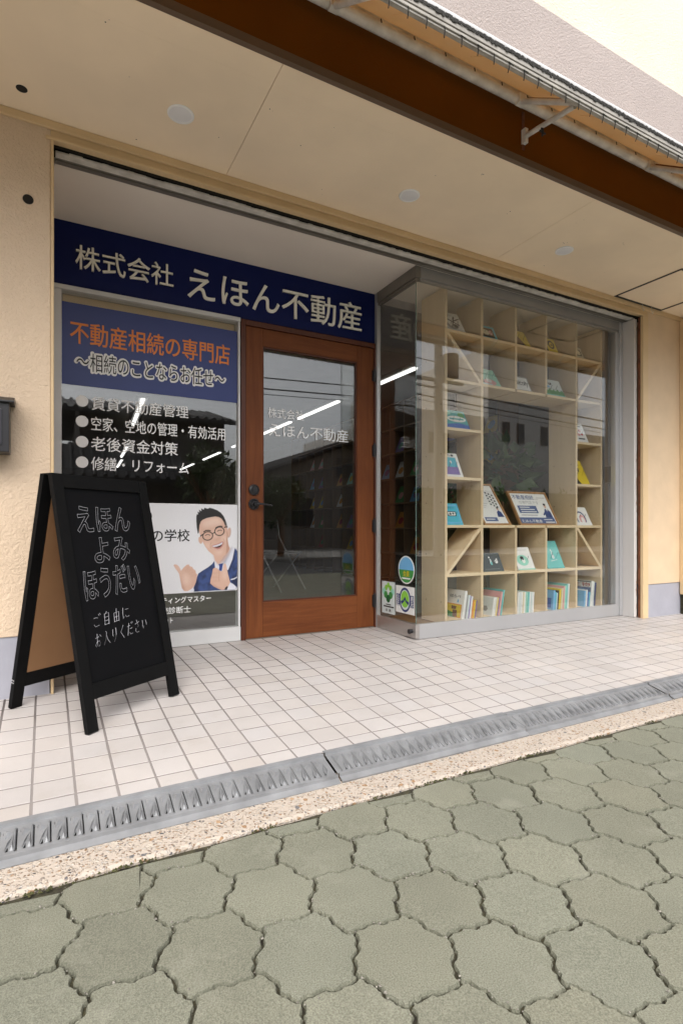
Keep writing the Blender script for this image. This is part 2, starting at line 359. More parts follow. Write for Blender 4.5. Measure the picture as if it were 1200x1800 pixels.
g.quad((-2.4,1.752,-.2),(9,1.752,-.2),(9,1.752,fz(1.752)-.0011),(-2.4,1.752,fz(1.752)-.0011))
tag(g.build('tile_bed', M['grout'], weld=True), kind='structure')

def clip_y(poly, ymax):
    out = []
    for i in range(len(poly)):
        a, b = poly[i], poly[(i+1) % len(poly)]
        if a[1] <= ymax: out.append(a)
        if (a[1] <= ymax) != (b[1] <= ymax):
            t = (ymax-a[1])/(b[1]-a[1]); out.append((a[0]+(b[0]-a[0])*t, ymax))
    return out
def area(p): return 0.5*sum(p[i][0]*p[(i+1)%len(p)][1]-p[(i+1)%len(p)][0]*p[i][1] for i in range(len(p)))
def make_pavers():
    PX, PY = 0.1682, 0.2030; TIP, FLAT = 0.1087, 0.0595
    rnd = random.Random(3); cache = {}
    def edge(a, b):
        key = tuple(sorted((tuple(round(c, 3) for c in a), tuple(round(c, 3) for c in b))))
        if key not in cache:
            p, q = (a, b) if tuple(round(c, 3) for c in a) == key[0] else (b, a)
            d = (q[0]-p[0], q[1]-p[1]); L = math.hypot(*d); nx, ny = -d[1]/L, d[0]/L; pts = []
            n = 20; ph = rnd.uniform(-0.5, 0.5)
            for i in range(n):
                t = i/n; o = 0.0066*math.sin(2*math.pi*t) + 0.0024*math.sin(6*math.pi*t+ph) - 0.0024*math.sin(ph)*(1-2*t) + (rnd.gauss(0, 0.0013) if i else 0)
                pts.append((p[0]+d[0]*t+nx*o, p[1]+d[1]*t+ny*o))
            cache[key] = (p, pts)
        p, pts = cache[key]
        if p == a or (abs(p[0]-a[0]) < 2e-3 and abs(p[1]-a[1]) < 2e-3): return pts
        return [a] + pts[:0:-1]
    mb = MB(); tints = []
    YMAX = 1.474
    for ci in range(-22, 46):
        for ri in range(-18, 3):
            cx = 0.4666 + ci*PX; cy = 1.11 + 0.1015 + ri*PY + (PY/2 if ci % 2 else 0)
            if cy > YMAX + 0.12: continue
            hx = [(cx+a, cy+b) for a, b in ((TIP,0),(FLAT,PY/2),(-FLAT,PY/2),(-TIP,0),(-FLAT,-PY/2),(FLAT,-PY/2))]
            poly = []
            for k in range(6): poly += edge(hx[k], hx[(k+1) % 6])
            poly = clip_y(poly, YMAX)
            q_ = []
            for p in poly:
                if not q_ or math.hypot(p[0]-q_[-1][0], p[1]-q_[-1][1]) > 0.0022: q_.append(p)
            if len(q_) > 2 and math.hypot(q_[0][0]-q_[-1][0], q_[0][1]-q_[-1][1]) < 0.0022: q_.pop()
            go = True
            while go and len(q_) > 3:                     # drop needle-thin folds left by the cut
                go = False
                for i in range(len(q_)):
                    a_, b_, c_ = q_[i-1], q_[i], q_[(i+1) % len(q_)]
                    d1 = (b_[0]-a_[0], b_[1]-a_[1]); d2 = (c_[0]-b_[0], c_[1]-b_[1])
                    if d1[0]*d2[0]+d1[1]*d2[1] < -0.35*math.hypot(*d1)*math.hypot(*d2): q_.pop(i); go = True; break
            poly = q_
            if len(poly) < 3 or abs(area(poly)) < 0.0006: continue
            gx = sum(p[0] for p in poly)/len(poly); gy = sum(p[1] for p in poly)/len(poly)
            gap = rnd.uniform(0.0021, 0.0036); n = len(poly)
            tz = rnd.gauss(0, 0.0012); tx = rnd.gauss(0, 0.006); ty = rnd.gauss(0, 0.006)
            sgn = 1 if area(poly) > 0 else -1
            def inset(dd):
                r = []
                for i in range(n):
                    a, b = poly[i-1], poly[(i+1) % n]; d = (b[0]-a[0], b[1]-a[1]); L = math.hypot(*d) or 1
                    r.append((poly[i][0]-sgn*d[1]/L*dd, min(poly[i][1]+sgn*d[0]/L*dd, YMAX-dd)))
                return r
            A = inset(gap); Bp = [(p[0]+rnd.uniform(-.0007,.0007), p[1]+rnd.uniform(-.0007,.0007)) for p in inset(gap+0.0024)]
            jit = [rnd.uniform(-0.003, 0.0015) for _ in range(n)]
            h = lambda p: PZ + tz + tx*(p[0]-gx) + ty*(p[1]-gy)
            vs = [(*p, PZ-0.03) for p in A] + [(*p, h(p)-0.005+j) for p, j in zip(A, jit)] + [(*p, h(p)) for p in Bp]
            f = [tuple(range(2*n, 3*n))] + [(i, (i+1)%n, n+(i+1)%n, n+i) for i in range(n)] + [(n+i, n+(i+1)%n, 2*n+(i+1)%n, 2*n+i) for i in range(n)]
            mb.add(vs, f)
            t = rnd.gauss(1, 0.042); wv = rnd.gauss(0, 0.008)
            tints += [(t+wv, t, t-wv, 1)] + [(t*0.82, t*0.82, t*0.8, 1)]*(2*n)
    o = mb.build('pavement', M['paver'])
    tint_mesh(o, tints); tag(o, kind='structure'); return o
make_pavers()
tag(MB().box(-3.4, 8.6, -2.6, 1.60, -0.30, PZ-0.009).build('joint_bed', M['soil']), kind='structure')

def make_crumbs():
    mb = MB(); rnd = random.Random(17); PX, PY = 0.1682, 0.2030
    nodes = [(1,0),(0,1),(-1,1),(-1,0),(0,-1),(1,-1)]
    for ci in range(-10, 22):
        for ri in range(-7, 3):
            cx = 0.4666 + ci*PX; cy = 1.2115 + ri*PY + (PY/2 if ci % 2 else 0)
            hx = [(cx+a, cy+b) for a, b in ((.1087,0),(.0595,PY/2),(-.0595,PY/2),(-.1087,0))]
            for a, b in zip(hx, hx[1:]):
                for _ in range(rnd.choice((1, 3, 5, 8))):
                    t = rnd.random(); x = a[0]+(b[0]-a[0])*t + rnd.gauss(0,.005); y = a[1]+(b[1]-a[1])*t + rnd.gauss(0,.005)
                    if y > 1.475: continue
                    r = rnd.uniform(.0008,.0024)*rnd.choice((1,1,1.5)); z = PZ + 0.0002
                    mb.add([(x-r,y-r*.7,z),(x+r*.8,y-r,z),(x+r,y+r*.8,z),(x-r*.6,y+r,z),(x+r*.1,y,z+r*.9)], [(0,1,4),(1,2,4),(2,3,4),(3,0,4)])
    M['crumb'] = mat('joint sand crumbs', (0.075,0.066,0.052), 0.95, var=0.1, vscale=300, c2=(0.32,0.30,0.26))
    tag(mb.build('joint_sand', M['crumb']), kind='stuff')
make_crumbs()
# exposed aggregate strip between the drain and the pavers
def agg_mat():
    m, nt, p = _base('exposed aggregate'); p.inputs['Roughness'].default_value = 0.75
    tc = N(nt, 'ShaderNodeTexCoord')
    nz = N(nt, 'ShaderNodeTexNoise', Scale=60.0, Detail=2.0); nt.links.new(tc.outputs['Object'], nz.inputs[0])
    ad = N(nt, 'ShaderNodeMix', data_type='RGBA', blend_type='MIX'); ad.inputs[0].default_value = 0.015
    nt.links.new(tc.outputs['Object'], ad.inputs[6]); nt.links.new(nz.outputs['Color'], ad.inputs[7])
    v = N(nt, 'ShaderNodeTexVoronoi', Scale=118.0); nt.links.new(ad.outputs[2], v.inputs['Vector'])
    hv = N(nt, 'ShaderNodeSeparateColor'); nt.links.new(v.outputs['Color'], hv.inputs[0])
    rc = ramp(nt, hv.outputs[0], [(0.0,(0.42,0.345,0.27)),(0.30,(0.48,0.41,0.34)),(0.48,(0.33,0.22,0.135)),(0.60,(0.47,0.43,0.39)),(0.74,(0.20,0.125,0.07)),(0.82,(0.50,0.45,0.39)),(0.89,(0.09,0.09,0.095)),(0.95,(0.26,0.215,0.185))])
    rc.color_ramp.interpolation = 'CONSTANT'
    rd = ramp(nt, v.outputs['Distance'], [(0.30,(1,1,1)),(0.52,(0,0,0))])
    mx = N(nt, 'ShaderNodeMix', data_type='RGBA', blend_type='MIX'); nt.links.new(rd.outputs[0], mx.inputs[0])
    mx.inputs[6].default_value = (0.45, 0.385, 0.325, 1); nt.links.new(rc.outputs[0], mx.inputs[7])
    v2 = N(nt, 'ShaderNodeTexVoronoi', Scale=38.0); nt.links.new(ad.outputs[2], v2.inputs['Vector'])
    h2 = N(nt, 'ShaderNodeSeparateColor'); nt.links.new(v2.outputs['Color'], h2.inputs[0])
    k1 = N(nt, 'ShaderNodeMath', operation='LESS_THAN'); k1.inputs[1].default_value = 0.30; nt.links.new(v2.outputs['Distance'], k1.inputs[0])
    k2 = N(nt, 'ShaderNodeMath', operation='GREATER_THAN'); k2.inputs[1].default_value = 0.70; nt.links.new(h2.outputs[1], k2.inputs[0])
    k3 = N(nt, 'ShaderNodeMath', operation='MULTIPLY'); nt.links.new(k1.outputs[0], k3.inputs[0]); nt.links.new(k2.outputs[0], k3.inputs[1])
    rc2 = ramp(nt, h2.outputs[0], [(0.0,(0.32,0.20,0.11)),(0.35,(0.50,0.44,0.37)),(0.6,(0.17,0.165,0.165)),(0.8,(0.40,0.26,0.15))]); rc2.color_ramp.interpolation = 'CONSTANT'
    m2 = N(nt, 'ShaderNodeMix', data_type='RGBA', blend_type='MIX'); nt.links.new(k3.outputs[0], m2.inputs[0]); nt.links.new(mx.outputs[2], m2.inputs[6]); nt.links.new(rc2.outputs[0], m2.inputs[7])
    nt.links.new(m2.outputs[2], p.inputs['Base Color'])
    bp = N(nt, 'ShaderNodeBump', Strength=0.8, Distance=0.004); nt.links.new(rd.outputs[0], bp.inputs['Height']); nt.links.new(bp.outputs[0], p.inputs['Normal'])
    return m
M['aggregate'] = agg_mat()
g = MB(); rnd = random.Random(5); n = 240
xs = [-3.4 + 12*i/n for i in range(n+1)]
e0 = [1.489 + 0.0016*math.sin(x*9.3) + 0.0012*math.sin(x*23+1) + rnd.gauss(0, 0.0007) for x in xs]
for i in range(n):
    a, b = xs[i], xs[i+1]
    g.quad((a,e0[i],-.143),(b,e0[i+1],-.143),(b,1.50,-.137),(a,1.50,-.137)); g.quad((a,1.50,-.137),(b,1.50,-.137),(b,1.68,-.131),(a,1.68,-.131))
    g.quad((a,e0[i],-.2),(b,e0[i+1],-.2),(b,e0[i+1],-.143),(a,e0[i],-.143))
tag(g.build('aggregate_kerb', M['aggregate'], weld=True), kind='structure')
tag(MB().box(-40, 60, -8.5, -2.6, -0.5, -0.26).build('road', M['asphalt']), kind='structure')
tag(MB().box(-60, 90, -70, -8.5, -0.5, -0.2).box(-60, -3.4, -2.6, 12, -0.5, -0.16).box(8.6, 90, -2.6, 1.75, -0.5, -0.16).build('ground', M['concrete']), kind='structure')

# moss in the joint along the kerb
moss = MB(); rnd = random.Random(11)
for cx, w_ in ((-0.02,0.10),(0.16,0.06),(0.24,0.03),(0.93,0.03),(1.17,0.10),(1.30,0.05),(1.62,0.08),(1.98,0.05),(2.35,0.06),(2.75,0.06),(0.55,0.05)):
    for k in range(int(w_*420)):
        x = rnd.gauss(cx, w_*0.45); y = 1.4815 + rnd.uniform(-0.008, 0.007); r = rnd.uniform(0.0015, 0.0045)
        z = PZ + rnd.uniform(-0.004, 0.001)
        moss.add([(x-r,y-r,z),(x+r,y-r*.6,z),(x+r*.5,y+r,z),(x-r*.7,y+r*.8,z),(x,y,z+r*1.1)], [(0,1,4),(1,2,4),(2,3,4),(3,0,4)])
M['moss'] = mat('dark moss', (0.055, 0.055, 0.018), 0.95, var=0.4, vscale=80)
tag(moss.build('moss', M['moss']), kind='stuff')

# ------------------------------------------------------------------ steel drain covers
def drain_cover(name, x0, x1, label, dz0=0.0):
    root = empty(name, ((x0+x1)/2, 1.68, -0.105)); tag(root, label, 'drain cover', 'steel drain covers along the shop front')
    L = x1-x0; A = (1.757, -0.0835+dz0); B = (1.603, -0.1255+dz0)
    ln = math.hypot(A[0]-B[0], A[1]-B[1]); nx = (A[0]-B[0])/ln; nz = (A[1]-B[1])/ln
    # local plate frame: u along x, v down the slope from the shop edge, h out of the plate
    def P(u, v, h): return (u - L/2, A[0] - nx*v - nz*h - 1.68, A[1] - nz*v + nx*h + 0.105)
    mb = MB(); bump = MB()
    v1, v2 = 0.030, ln-0.034                      # pattern zone
    pitch = 0.0400; nU = int(L/pitch); pad = (L - nU*pitch)/2
    def strip(ua, ub, prof):
        for (va, ha), (vb, hb) in zip(prof, prof[1:]): mb.quad(P(ua,va,ha),P(ub,va,ha),P(ub,vb,hb),P(ua,vb,hb))
    top = [(0,-.012),(0.0,0.0),(0.014,0.0),(0.0165,0.0065),(0.0205,0.0065),(0.0245,-0.001),(v1,-0.001)]
    bot = [(v2,-0.001),(v2+.002,-.001),(v2+.0055,0.0065),(v2+.0095,0.0065),(v2+.013,-.002),(ln,-.006),(ln+.001,-.016)]
    strip(0, L, top); strip(0, L, bot)
    if pad > 1e-4: strip(0, pad, [(v1,-.001),(v2,-.001)]); strip(L-pad, L, [(v1,-.001),(v2,-.001)])
    H = v2-v1
    for k in range(nU):
        u0 = pad + k*pitch
        outer = [(0,0),(pitch,0),(pitch,H),(0,H)]
        s0 = 0.0045
        slot = [(s0,.008),(s0+.0030,.008),(s0+.0030,H-.008),(s0,H-.008)]
        tri = [(.0275,H-.011),(.0205,H-.011),(.0272,H-.028)]
        tri2 = [(.0140,.016),(.0158,.016),(.0150,.026)]
        loops = [outer, slot[::-1], tri[::-1], tri2[::-1]]
        flatp = [p for l in loops for p in l]
        for t in tessellate_polygon([[Vector((a,b,0)) for a,b in l] for l in loops]):
            mb.add([P(u0+flatp[i][0], v1+flatp[i][1], -.001) for i in t], [(0,1,2)])
        for l in (slot, tri, tri2):                # turned down edges of the openings
            for i in range(len(l)):
                a, b = l[i], l[(i+1) % len(l)]
                mb.quad(P(u0+a[0],v1+a[1],-.001),P(u0+b[0],v1+b[1],-.001),P(u0+b[0],v1+b[1],-.006),P(u0+a[0],v1+a[1],-.006))
        for base, apex in (([(.0165,.006),(.0375,.020),(.018,.040)], (.0235,.021)), ([(.0175,H-.012),(.0365,.030),(.027,H-.040)], (.0262,H-.036)), ([(.0385,.022),(.0385,H-.012),(.031,H-.012)], (.0362,H-.026))):
            bump.add([P(u0+a,v1+b,-.0008) for a,b in base]+[P(u0+apex[0],v1+apex[1],.0062)], [(0,1,3),(1,2,3),(2,0,3)])
        bump.add([P(u0+a,v1+b,h) for a,b,h in ((.0002,.008,-.0005),(.0042,.008,.001),(.0042,H-.008,.001),(.0002,H-.008,-.0005),(.0026,.008,.0042),(.0026,H-.008,.0042))], [(0,4,5,3),(4,1,2,5)])
    mb.build('plate', M['galv'], root); bump.build('embossing', M['galv'], root)
    ch = MB(); ch.quad(P(0.001,0.004,-.030),P(L-.001,0.004,-.030),P(L-.001,ln-.004,-.030),P(0.001,ln-.004,-.030)); ch.build('channel', M['dark_gap'], root)
    return root
drain_cover('drain_cover', -1.15, -0.137, 'grey steel drain cover cut off at the left edge of the photo')
drain_cover('drain_cover', -0.132, 0.866, 'grey steel drain cover in front of the chalkboard sign', 0.000)
drain_cover('drain_cover', 0.872, 1.742, 'grey steel drain cover standing slightly proud in front of the door', 0.004)
drain_cover('drain_cover', 1.746, 2.735, 'grey steel drain cover in front of the glass bay', 0.001)
drain_cover('drain_cover', 2.742, 3.74, 'grey steel drain cover farthest right beyond the last joint', 0.003)
drain_cover('drain_cover', 3.744, 4.74, 'grey steel drain cover outside the frame at the right')

# ------------------------------------------------------------------ the building
B = empty('shop_building', (2.1, 2.75, 0))
tag(B, 'cream stucco shop building with brown fascia, timber door and glass bay', 'building')
def bpart(mb, name, m, parent=None, bevel=0.0):
    return mb.build(name, m, parent or B, bevel, M=Matrix.Translation((-2.1, -2.75, 0)))
YW = 2.73; YS = 3.40; CZ = 2.51; RZ = 2.42
bpart(MB().box(-3.0, 0.020, YW, 3.50, 0.253, CZ), 'wall', M['stucco'], bevel=0.004)
bpart(MB().box(-3.0, 0.016, YW+0.006, 3.49, -0.06, 0.252), 'skirting', M['skirting'])
bpart(MB().box(4.305, 9.0, YW, 3.50, 0.258, CZ), 'wall', M['pillar_paint'], bevel=0.004)
bpart(MB().box(4.309, 9.0, YW+0.006, 3.49, -0.06, 0.257), 'skirting', M['skirting'])
# corner beads of the opening
bpart(MB().box(0.0205, 0.032, YW-0.004, YW+0.05, -0.02, 2.432).box(0.0205, 0.034, YW+0.0505, 3.38, -0.01, 2.418), 'jamb', M['trim'], bevel=0.0015)
bpart(MB().box(4.236, 4.3045, YW-0.006, YW+0.018, -0.02, 2.432), 'jamb', M['trim'], bevel=0.002)
bpart(MB().box(4.240, 4.262, YW+0.0185, YW+0.040, -0.02, 2.43), 'jamb', M['rust'])
# lintel with stepped trim
bpart(MB().box(0.0205, 4.304, YW+0.002, YW+0.05, 2.446, CZ), 'lintel', M['trim'])
bpart(MB().box(-3.0, 9.0, YW-0.016, YW-0.0005, 2.476, CZ-0.001).box(0.0, 4.30, YW-0.008, YW+0.0015, 2.432, 2.4455), 'cornice', M['trim'], bevel=0.003)
# shutter slot and steel angle under the lintel
bpart(MB().box(0.034, 4.235, YW+0.0505, 2.90, 2.53, 2.56).box(0.034, 4.235, YW+0.0505, YW+0.056, 2.447, 2.53), 'shutter_slot', M['dark_gap'])
track = MB(); rnd = random.Random(2); n = 150
for i in range(n):
    a = 0.04 + 4.19*i/n; b = 0.04 + 4.19*(i+1)/n; e = 2.792 + rnd.uniform(-0.004, 0.004)
    track.box(a, b, e, 2.836, 2.424, 2.432)
bpart(track, 'shutter_track', M['white_paint'])
bpart(MB().box(4.2365, 4.3045, 2.7815, 3.49, 2.4215, 2.529).box(0.034, 4.2355, 2.7815, 2.786, 2.436, 2.529).box(0.034, 4.2355, 2.888, 2.900, 2.4505, 2.529).box(0.0205, 0.0335, 2.7815, 2.900, 2.4185, 2.529), 'slot_lining', M['dark_gap'])
bpart(MB().box(0.04, 4.235, 2.8365, 2.852, 2.4265, 2.436), 'rail', M['alu_dark'])
bpart(MB().box(0.04, 4.235, 2.8525, 2.880, 2.4205, 2.434), 'rail', M['alu_dark'])
bpart(MB().box(0.034, 4.235, 2.8805, 3.50, RZ, RZ+0.03), 'recess_ceiling', M['recess'])
# soffit boards with hairline joints, and the hatch
bx = [-3.0, 0.8055, 2.632, 4.46, 9.0]
sf = MB()
for a, b in zip(bx, bx[1:]):
    for (ya, yb) in ((1.9605, 2.0752), (2.0756, 2.7295)):
        sf.box(a+0.0012, b-0.0012, ya, yb, CZ, CZ+0.012)
sf.box(-3, 9, 1.9605, 2.7295, CZ+0.0125, CZ+0.03)
rnd = random.Random(8)
for x, y in ((0.30,2.30),(0.36,2.66),(0.70,2.47),(0.85,2.20),(0.20,2.10),(1.15,2.15),(1.75,2.20),(1.95,2.10),(2.75,2.15),(2.85,2.35),(3.2,2.2),(3.0,2.62),(1.30,2.62),(1.05,2.34),(2.3,2.28),(3.45,2.5)):
    for k in range(rnd.choice((1,2,3))):
        px, py = x+rnd.gauss(0,.012), y+rnd.gauss(0,.012); r = rnd.uniform(.001,.0028)
        sf.disc((px,py,CZ-0.0006), (0,0,1), r, 0.0005, 8, 1)
bpart(sf, 'soffit', [M['soffit'], M['grime']])
hf = MB(); hx0, hx1, hy0, hy1, t = 3.855, 4.45, 2.20, 2.712, 0.015
hf.box(hx0, hx1, hy0, hy0+t, CZ-.004, CZ-.0005).box(hx0, hx1, hy1-t, hy1, CZ-.004, CZ-.0005).box(hx0, hx0+t, hy0+t, hy1-t, CZ-.004, CZ-.0005).box(hx1-t, hx1, hy0+t, hy1-t, CZ-.004, CZ-.0005)
bpart(hf, 'hatch_frame', M['black_metal'])
bpart(MB().disc((-0.085, 2.578, CZ-0.0015), (0,0,1), 0.021, 0.001, 28), 'pipe_hole', M['dark_gap'])
ph = MB(); ph.disc((-0.066, YW-0.0015, 2.144), (0,1,0), 0.021, 0.001, 28); bpart(ph, 'pipe_hole', M['dark_gap'])
for x in (4.19, 4.31): bpart(MB().tube([(x,2.70,CZ-.001),(x+.004,2.703,CZ-.03),(x+.014,2.70,CZ-.055),(x+.026,2.70,CZ-.03)], 0.0022, 6), 'hook', M['white_paint'])
# fascia and upper wall
bpart(MB().box(-6, 12, 1.94, 1.96, CZ+0.032, 2.81), 'fascia', M['fascia'])
bpart(MB().box(-6, 12, 1.936, 1.9595, CZ-0.003, CZ+0.031), 'fascia_edge', M['fascia_edge'])
bpart(MB().box(-6, 12, 1.9605, 3.4, 2.81, 3.372).box(-6, -3.001, 1.97, 3.4, CZ+.04, 2.809), 'upper_wall', M['upper_pink'])
bpart(MB().box(-6, 12, 1.962, 3.4, 3.3725, 6.4), 'upper_wall', M['upper_cream'])
bpart(MB().box(-6.2, 12.2, 1.90, 14, 6.401, 6.6), 'roof', M['concrete'])
# square cream duct at the right end
duct = MB().box(4.745, 5.16, 2.632, 2.7285, 0.155, 2.494)
bpart(duct, 'duct', M['trim'], bevel=0.004)
bpart(MB().box(4.741, 5.164, 2.628, 2.7287, 2.30, 2.33), 'duct_collar', M['trim'])
bpart(MB().box(4.76, 5.14, 2.65, 2.7286, -0.02, 0.1545), 'duct_foot', M['soil'])

# shop front, left window
win = bpart(MB().box(0.0345, 0.078, 3.376, 3.44, 0.0, 2.036).box(0.0345, 1.094, 3.372, 3.44, 2.0365, 2.062).box(0.0345, 1.094, 3.372, 3.44, 0.002, 0.091).box(1.080, 1.094, 3.380, 3.44, 0.0915, 2.036), 'window_frame', M['alu_white'], bevel=0.002)
def wpart(mb, name, m, parent, bevel=0.0):
    return mb.build(name, m, parent, bevel, M=Matrix.Translation((-2.1, -2.75, 0)))
wpart(MB().box(0.0785, 1.0795, 3.398, 3.404, 0.092, 2.036), 'glass_pane', M['glass'], win)
wpart(MB().box(0.085, 1.075, 3.45, 3.47, 1.985, 2.036), 'header', M['trim'], win)

# door
dfr = bpart(MB().box(1.098, 1.128, 3.372, 3.45, 0.0, 2.056).box(2.094, 2.1205, 3.372, 3.45, 0.0, 2.056).box(1.1285, 2.0935, 3.372, 3.45, 2.022, 2.056), 'door_frame', M['frame_wood'], bevel=0.002)
door = bpart(MB().box(1.131, 1.2460, 3.380, 3.420, 0.006, 2.019).box(1.9560, 2.091, 3.380, 3.420, 0.006, 2.019), 'door', M['door_wood'], bevel=0.0025)
wpart(MB().box(1.2465, 1.9555, 3.380, 3.420, 0.006, 0.2345), 'rail', M['door_rail'], door, 0.0025)
wpart(MB().box(1.2465, 1.9555, 3.380, 3.420, 1.9055, 2.019), 'rail', M['door_rail'], door, 0.0025)
bead = MB()
for (a,b,c,d) in ((1.2465,1.254,0.235,1.905),(1.948,1.9555,0.235,1.905),(1.2545,1.9475,0.235,0.243),(1.2545,1.9475,1.897,1.905)): bead.box(a,b,3.386,3.414,c,d)
wpart(bead, 'glazing_bead', M['frame_wood'], door)
wpart(MB().box(1.2545, 1.9475, 3.399, 3.405, 0.2435, 1.8965), 'glass_pane', M['glass'], door)
h = MB(); h.disc((1.183,3.3795,0.874),(0,-1,0),0.036,0.010,28).disc((1.183,3.3695,0.874),(0,-1,0),0.030,0.010,28,0,0.020).disc((1.183,3.3595,0.874),(0,-1,0),0.013,0.03,16)
h.tube([(1.183,3.335,0.874),(1.21,3.331,0.875),(1.25,3.331,0.872),(1.293,3.335,0.866)],0.0085,10,0,True,0.0055)
wpart(h, 'handle', M['black_metal'], door, 0.0)
wpart(MB().disc((1.183,3.3795,0.966),(0,-1,0),0.035,0.010,28).disc((1.183,3.3695,0.966),(0,-1,0),0.033,0.006,28,0,0.022).disc((1.183,3.3635,0.966),(0,-1,0),0.015,0.006,20), 'lock', M['black_metal'], door)
for z0, z1 in ((1.78,1.863),(1.234,1.324),(0.688,0.782),(0.146,0.239)):
    wpart(MB().tube([(2.0925,3.368,z0),(2.0925,3.368,z1)],0.009,10).disc((2.0925,3.368,z1),(0,0,1),0.006,0.008,10).box(2.078,2.092,3.3715,3.3795,z0+.004,z1-.004), 'hinge', M['black_metal'], door)
lt = MB(); add_text(lt,'株式会社',1.287,1.545,1.448,1.516,3.3975,0.0,0.0008); wpart(lt, 'lettering', M['white_vinyl'], door)
lt = MB(); add_text(lt,'えほん不動産',1.293,1.890,1.325,1.413,3.3975,0.0,0.0008)
wpart(lt, 'lettering', M['white_vinyl'], door)
bpart(MB().box(1.10, 2.12, 3.374, 3.46, -0.02, 0.005), 'threshold', M['alu_dark'])

# glass bay
BX, BY = 2.105, 2.885
bay = bpart(MB().box(BX, BX+0.03, 3.352, 3.392, 0.0, RZ-0.001), 'bay_window', M['alu'], bevel=0.002)      # its rear post carries the other pieces
wpart(MB().box(4.12, 4.16, BY, BY+0.045, 0.0935, 2.3315), 'post', M['alu'], bay, 0.002)
wpart(MB().box(BX, BX+0.030, BY, 3.3515, 0.0, 0.093), 'base', M['steel_base'], bay, 0.002)
wpart(MB().box(BX+0.0305, 4.19, BY, BY+0.03, -0.004, 0.0925), 'base', M['alu'], bay, 0.002)
wpart(MB().box(BX-0.002, BX+0.04, BY-0.004, 3.352, 2.346, RZ-.001).box(BX+.006, BX+0.03, BY+.006, 3.352, 2.326, 2.3455), 'head_rail', M['alu_dark'], bay, 0.002)
wpart(MB().box(BX+.0405, 4.19, BY-0.004, BY+0.04, 2.350, RZ-.001).box(BX+.0405, 4.19, BY+.006, BY+0.03, 2.332, 2.3495), 'head_rail', M['alu_mid'], bay, 0.002)
wpart(MB().box(BX+0.008, BX+0.014, BY+0.0145, 3.3515, 0.0935, 2.3255), 'glass_pane', M['glass'], bay)
wpart(MB().box(BX+0.008, 4.1195, BY+0.008, BY+0.014, 0.0935, 2.3315), 'glass_pane', M['glass'], bay)
wpart(MB().box(BX+0.006, BX+0.010, BY+0.005, BY+0.0078, 0.0935, 2.3115), 'corner_seal', M['glass_edge'], bay)
wpart(MB().disc((BX-0.0005,2.925,0.045),(-1,0,0),0.013,0.016,16).disc((BX-0.0165,2.925,0.045),(-1,0,0),0.016,0.010,16), 'door_stop', M['black_metal'], bay)
wpart(MB().box(4.1605, 4.198, BY-.012, BY+0.06, -0.004, 2.418), 'side_post', M['alu'], bay, 0.003)
wpart(MB().box(4.1985, 4.2355, BY-0.108, BY+0.05, -0.006, 2.419), 'shutter_rail', M['rust_paint'], bay, 0.003)
bpart(MB().box(BX+.04, 4.22, BY+.0405, 3.50, RZ-.006, RZ-0.0005), 'bay_ceiling', M['recess'])
# ribbed grey end wall of the bay
rib = MB(); x = 4.205
rib.box(4.205, 4.232, BY+.06, 3.50, 0.0, 2.41)
for k in range(9): rib.box(4.192, 4.2045, BY+.075+k*0.046, BY+.098+k*0.046, 0.0, 2.41)
bpart(rib, 'end_wall', M['alu'])
bpart(MB().box(2.14, 4.19, BY+.031, 3.5, -.02, 0.048), 'bay_floor', M['ply_dark'])

f_ = bpart(MB().box(4.1845, 4.1915, 2.960, 3.035, 1.095, 1.250), 'pull_frame', M['alu'], bevel=0.002)
wpart(MB().box(4.1825, 4.1843, 2.968, 3.027, 1.105, 1.240), 'pull_plate', M['alu_dark'], f_)
# the room behind
room = MB(); Y1 = 17.6
room.box(-0.2, 0.0, 3.51, Y1, 0, 2.5).box(4.34, 4.5, 3.505, Y1, 0, 2.5).box(-0.2, 4.5, Y1, Y1+.1, 0, 2.5)
bpart(room, 'room_wall', mat('room wall paint', (0.30,0.27,0.24), 0.8))
bpart(MB().box(-0.2, 4.5, 3.505, Y1+.1, 2.452, 2.55), 'room_ceiling', mat('room ceiling', (0.42,0.40,0.37), 0.8))
tag(MB().box(0.0, 4.34, 3.44, Y1, -0.05, -0.001).build('room_floor', mat('room floor', (0.30,0.275,0.25), 0.45, var=0.08)), kind='structure')
bpart(MB().box(0.034, 1.10, 3.445, 3.50, 2.063, 2.42).box(1.10, 2.10, 3.455, 3.50, 2.06, 2.42), 'bulkhead', M['recess'])

# ------------------------------------------------------------------ signs and lettering on the front
sgn = empty('shop_sign', (1.07, 3.40, 2.24)); tag(sgn, 'dark navy sign board with raised cream shop name above the door', 'sign')
def local(mb, name, m, root, bevel=0.0):
    return mb.build(name, m, root, bevel, M=Matrix.Translation(-Vector(root.location)))
local(MB().box(0.0345, 2.1035, 3.384, 3.444, 2.0625, 2.419), 'board', M['navy'], sgn)
t = MB(); add_text(t,'株式会社',0.147,0.676,2.165,2.298,3.378,0.012,0.011); local(t, 'lettering', M['warm_white'], sgn)
t = MB(); add_text(t,'えほん不動産',0.762,1.988,2.122,2.318,3.378,0.010,0.011)
local(t, 'lettering', M['warm_white'], sgn)

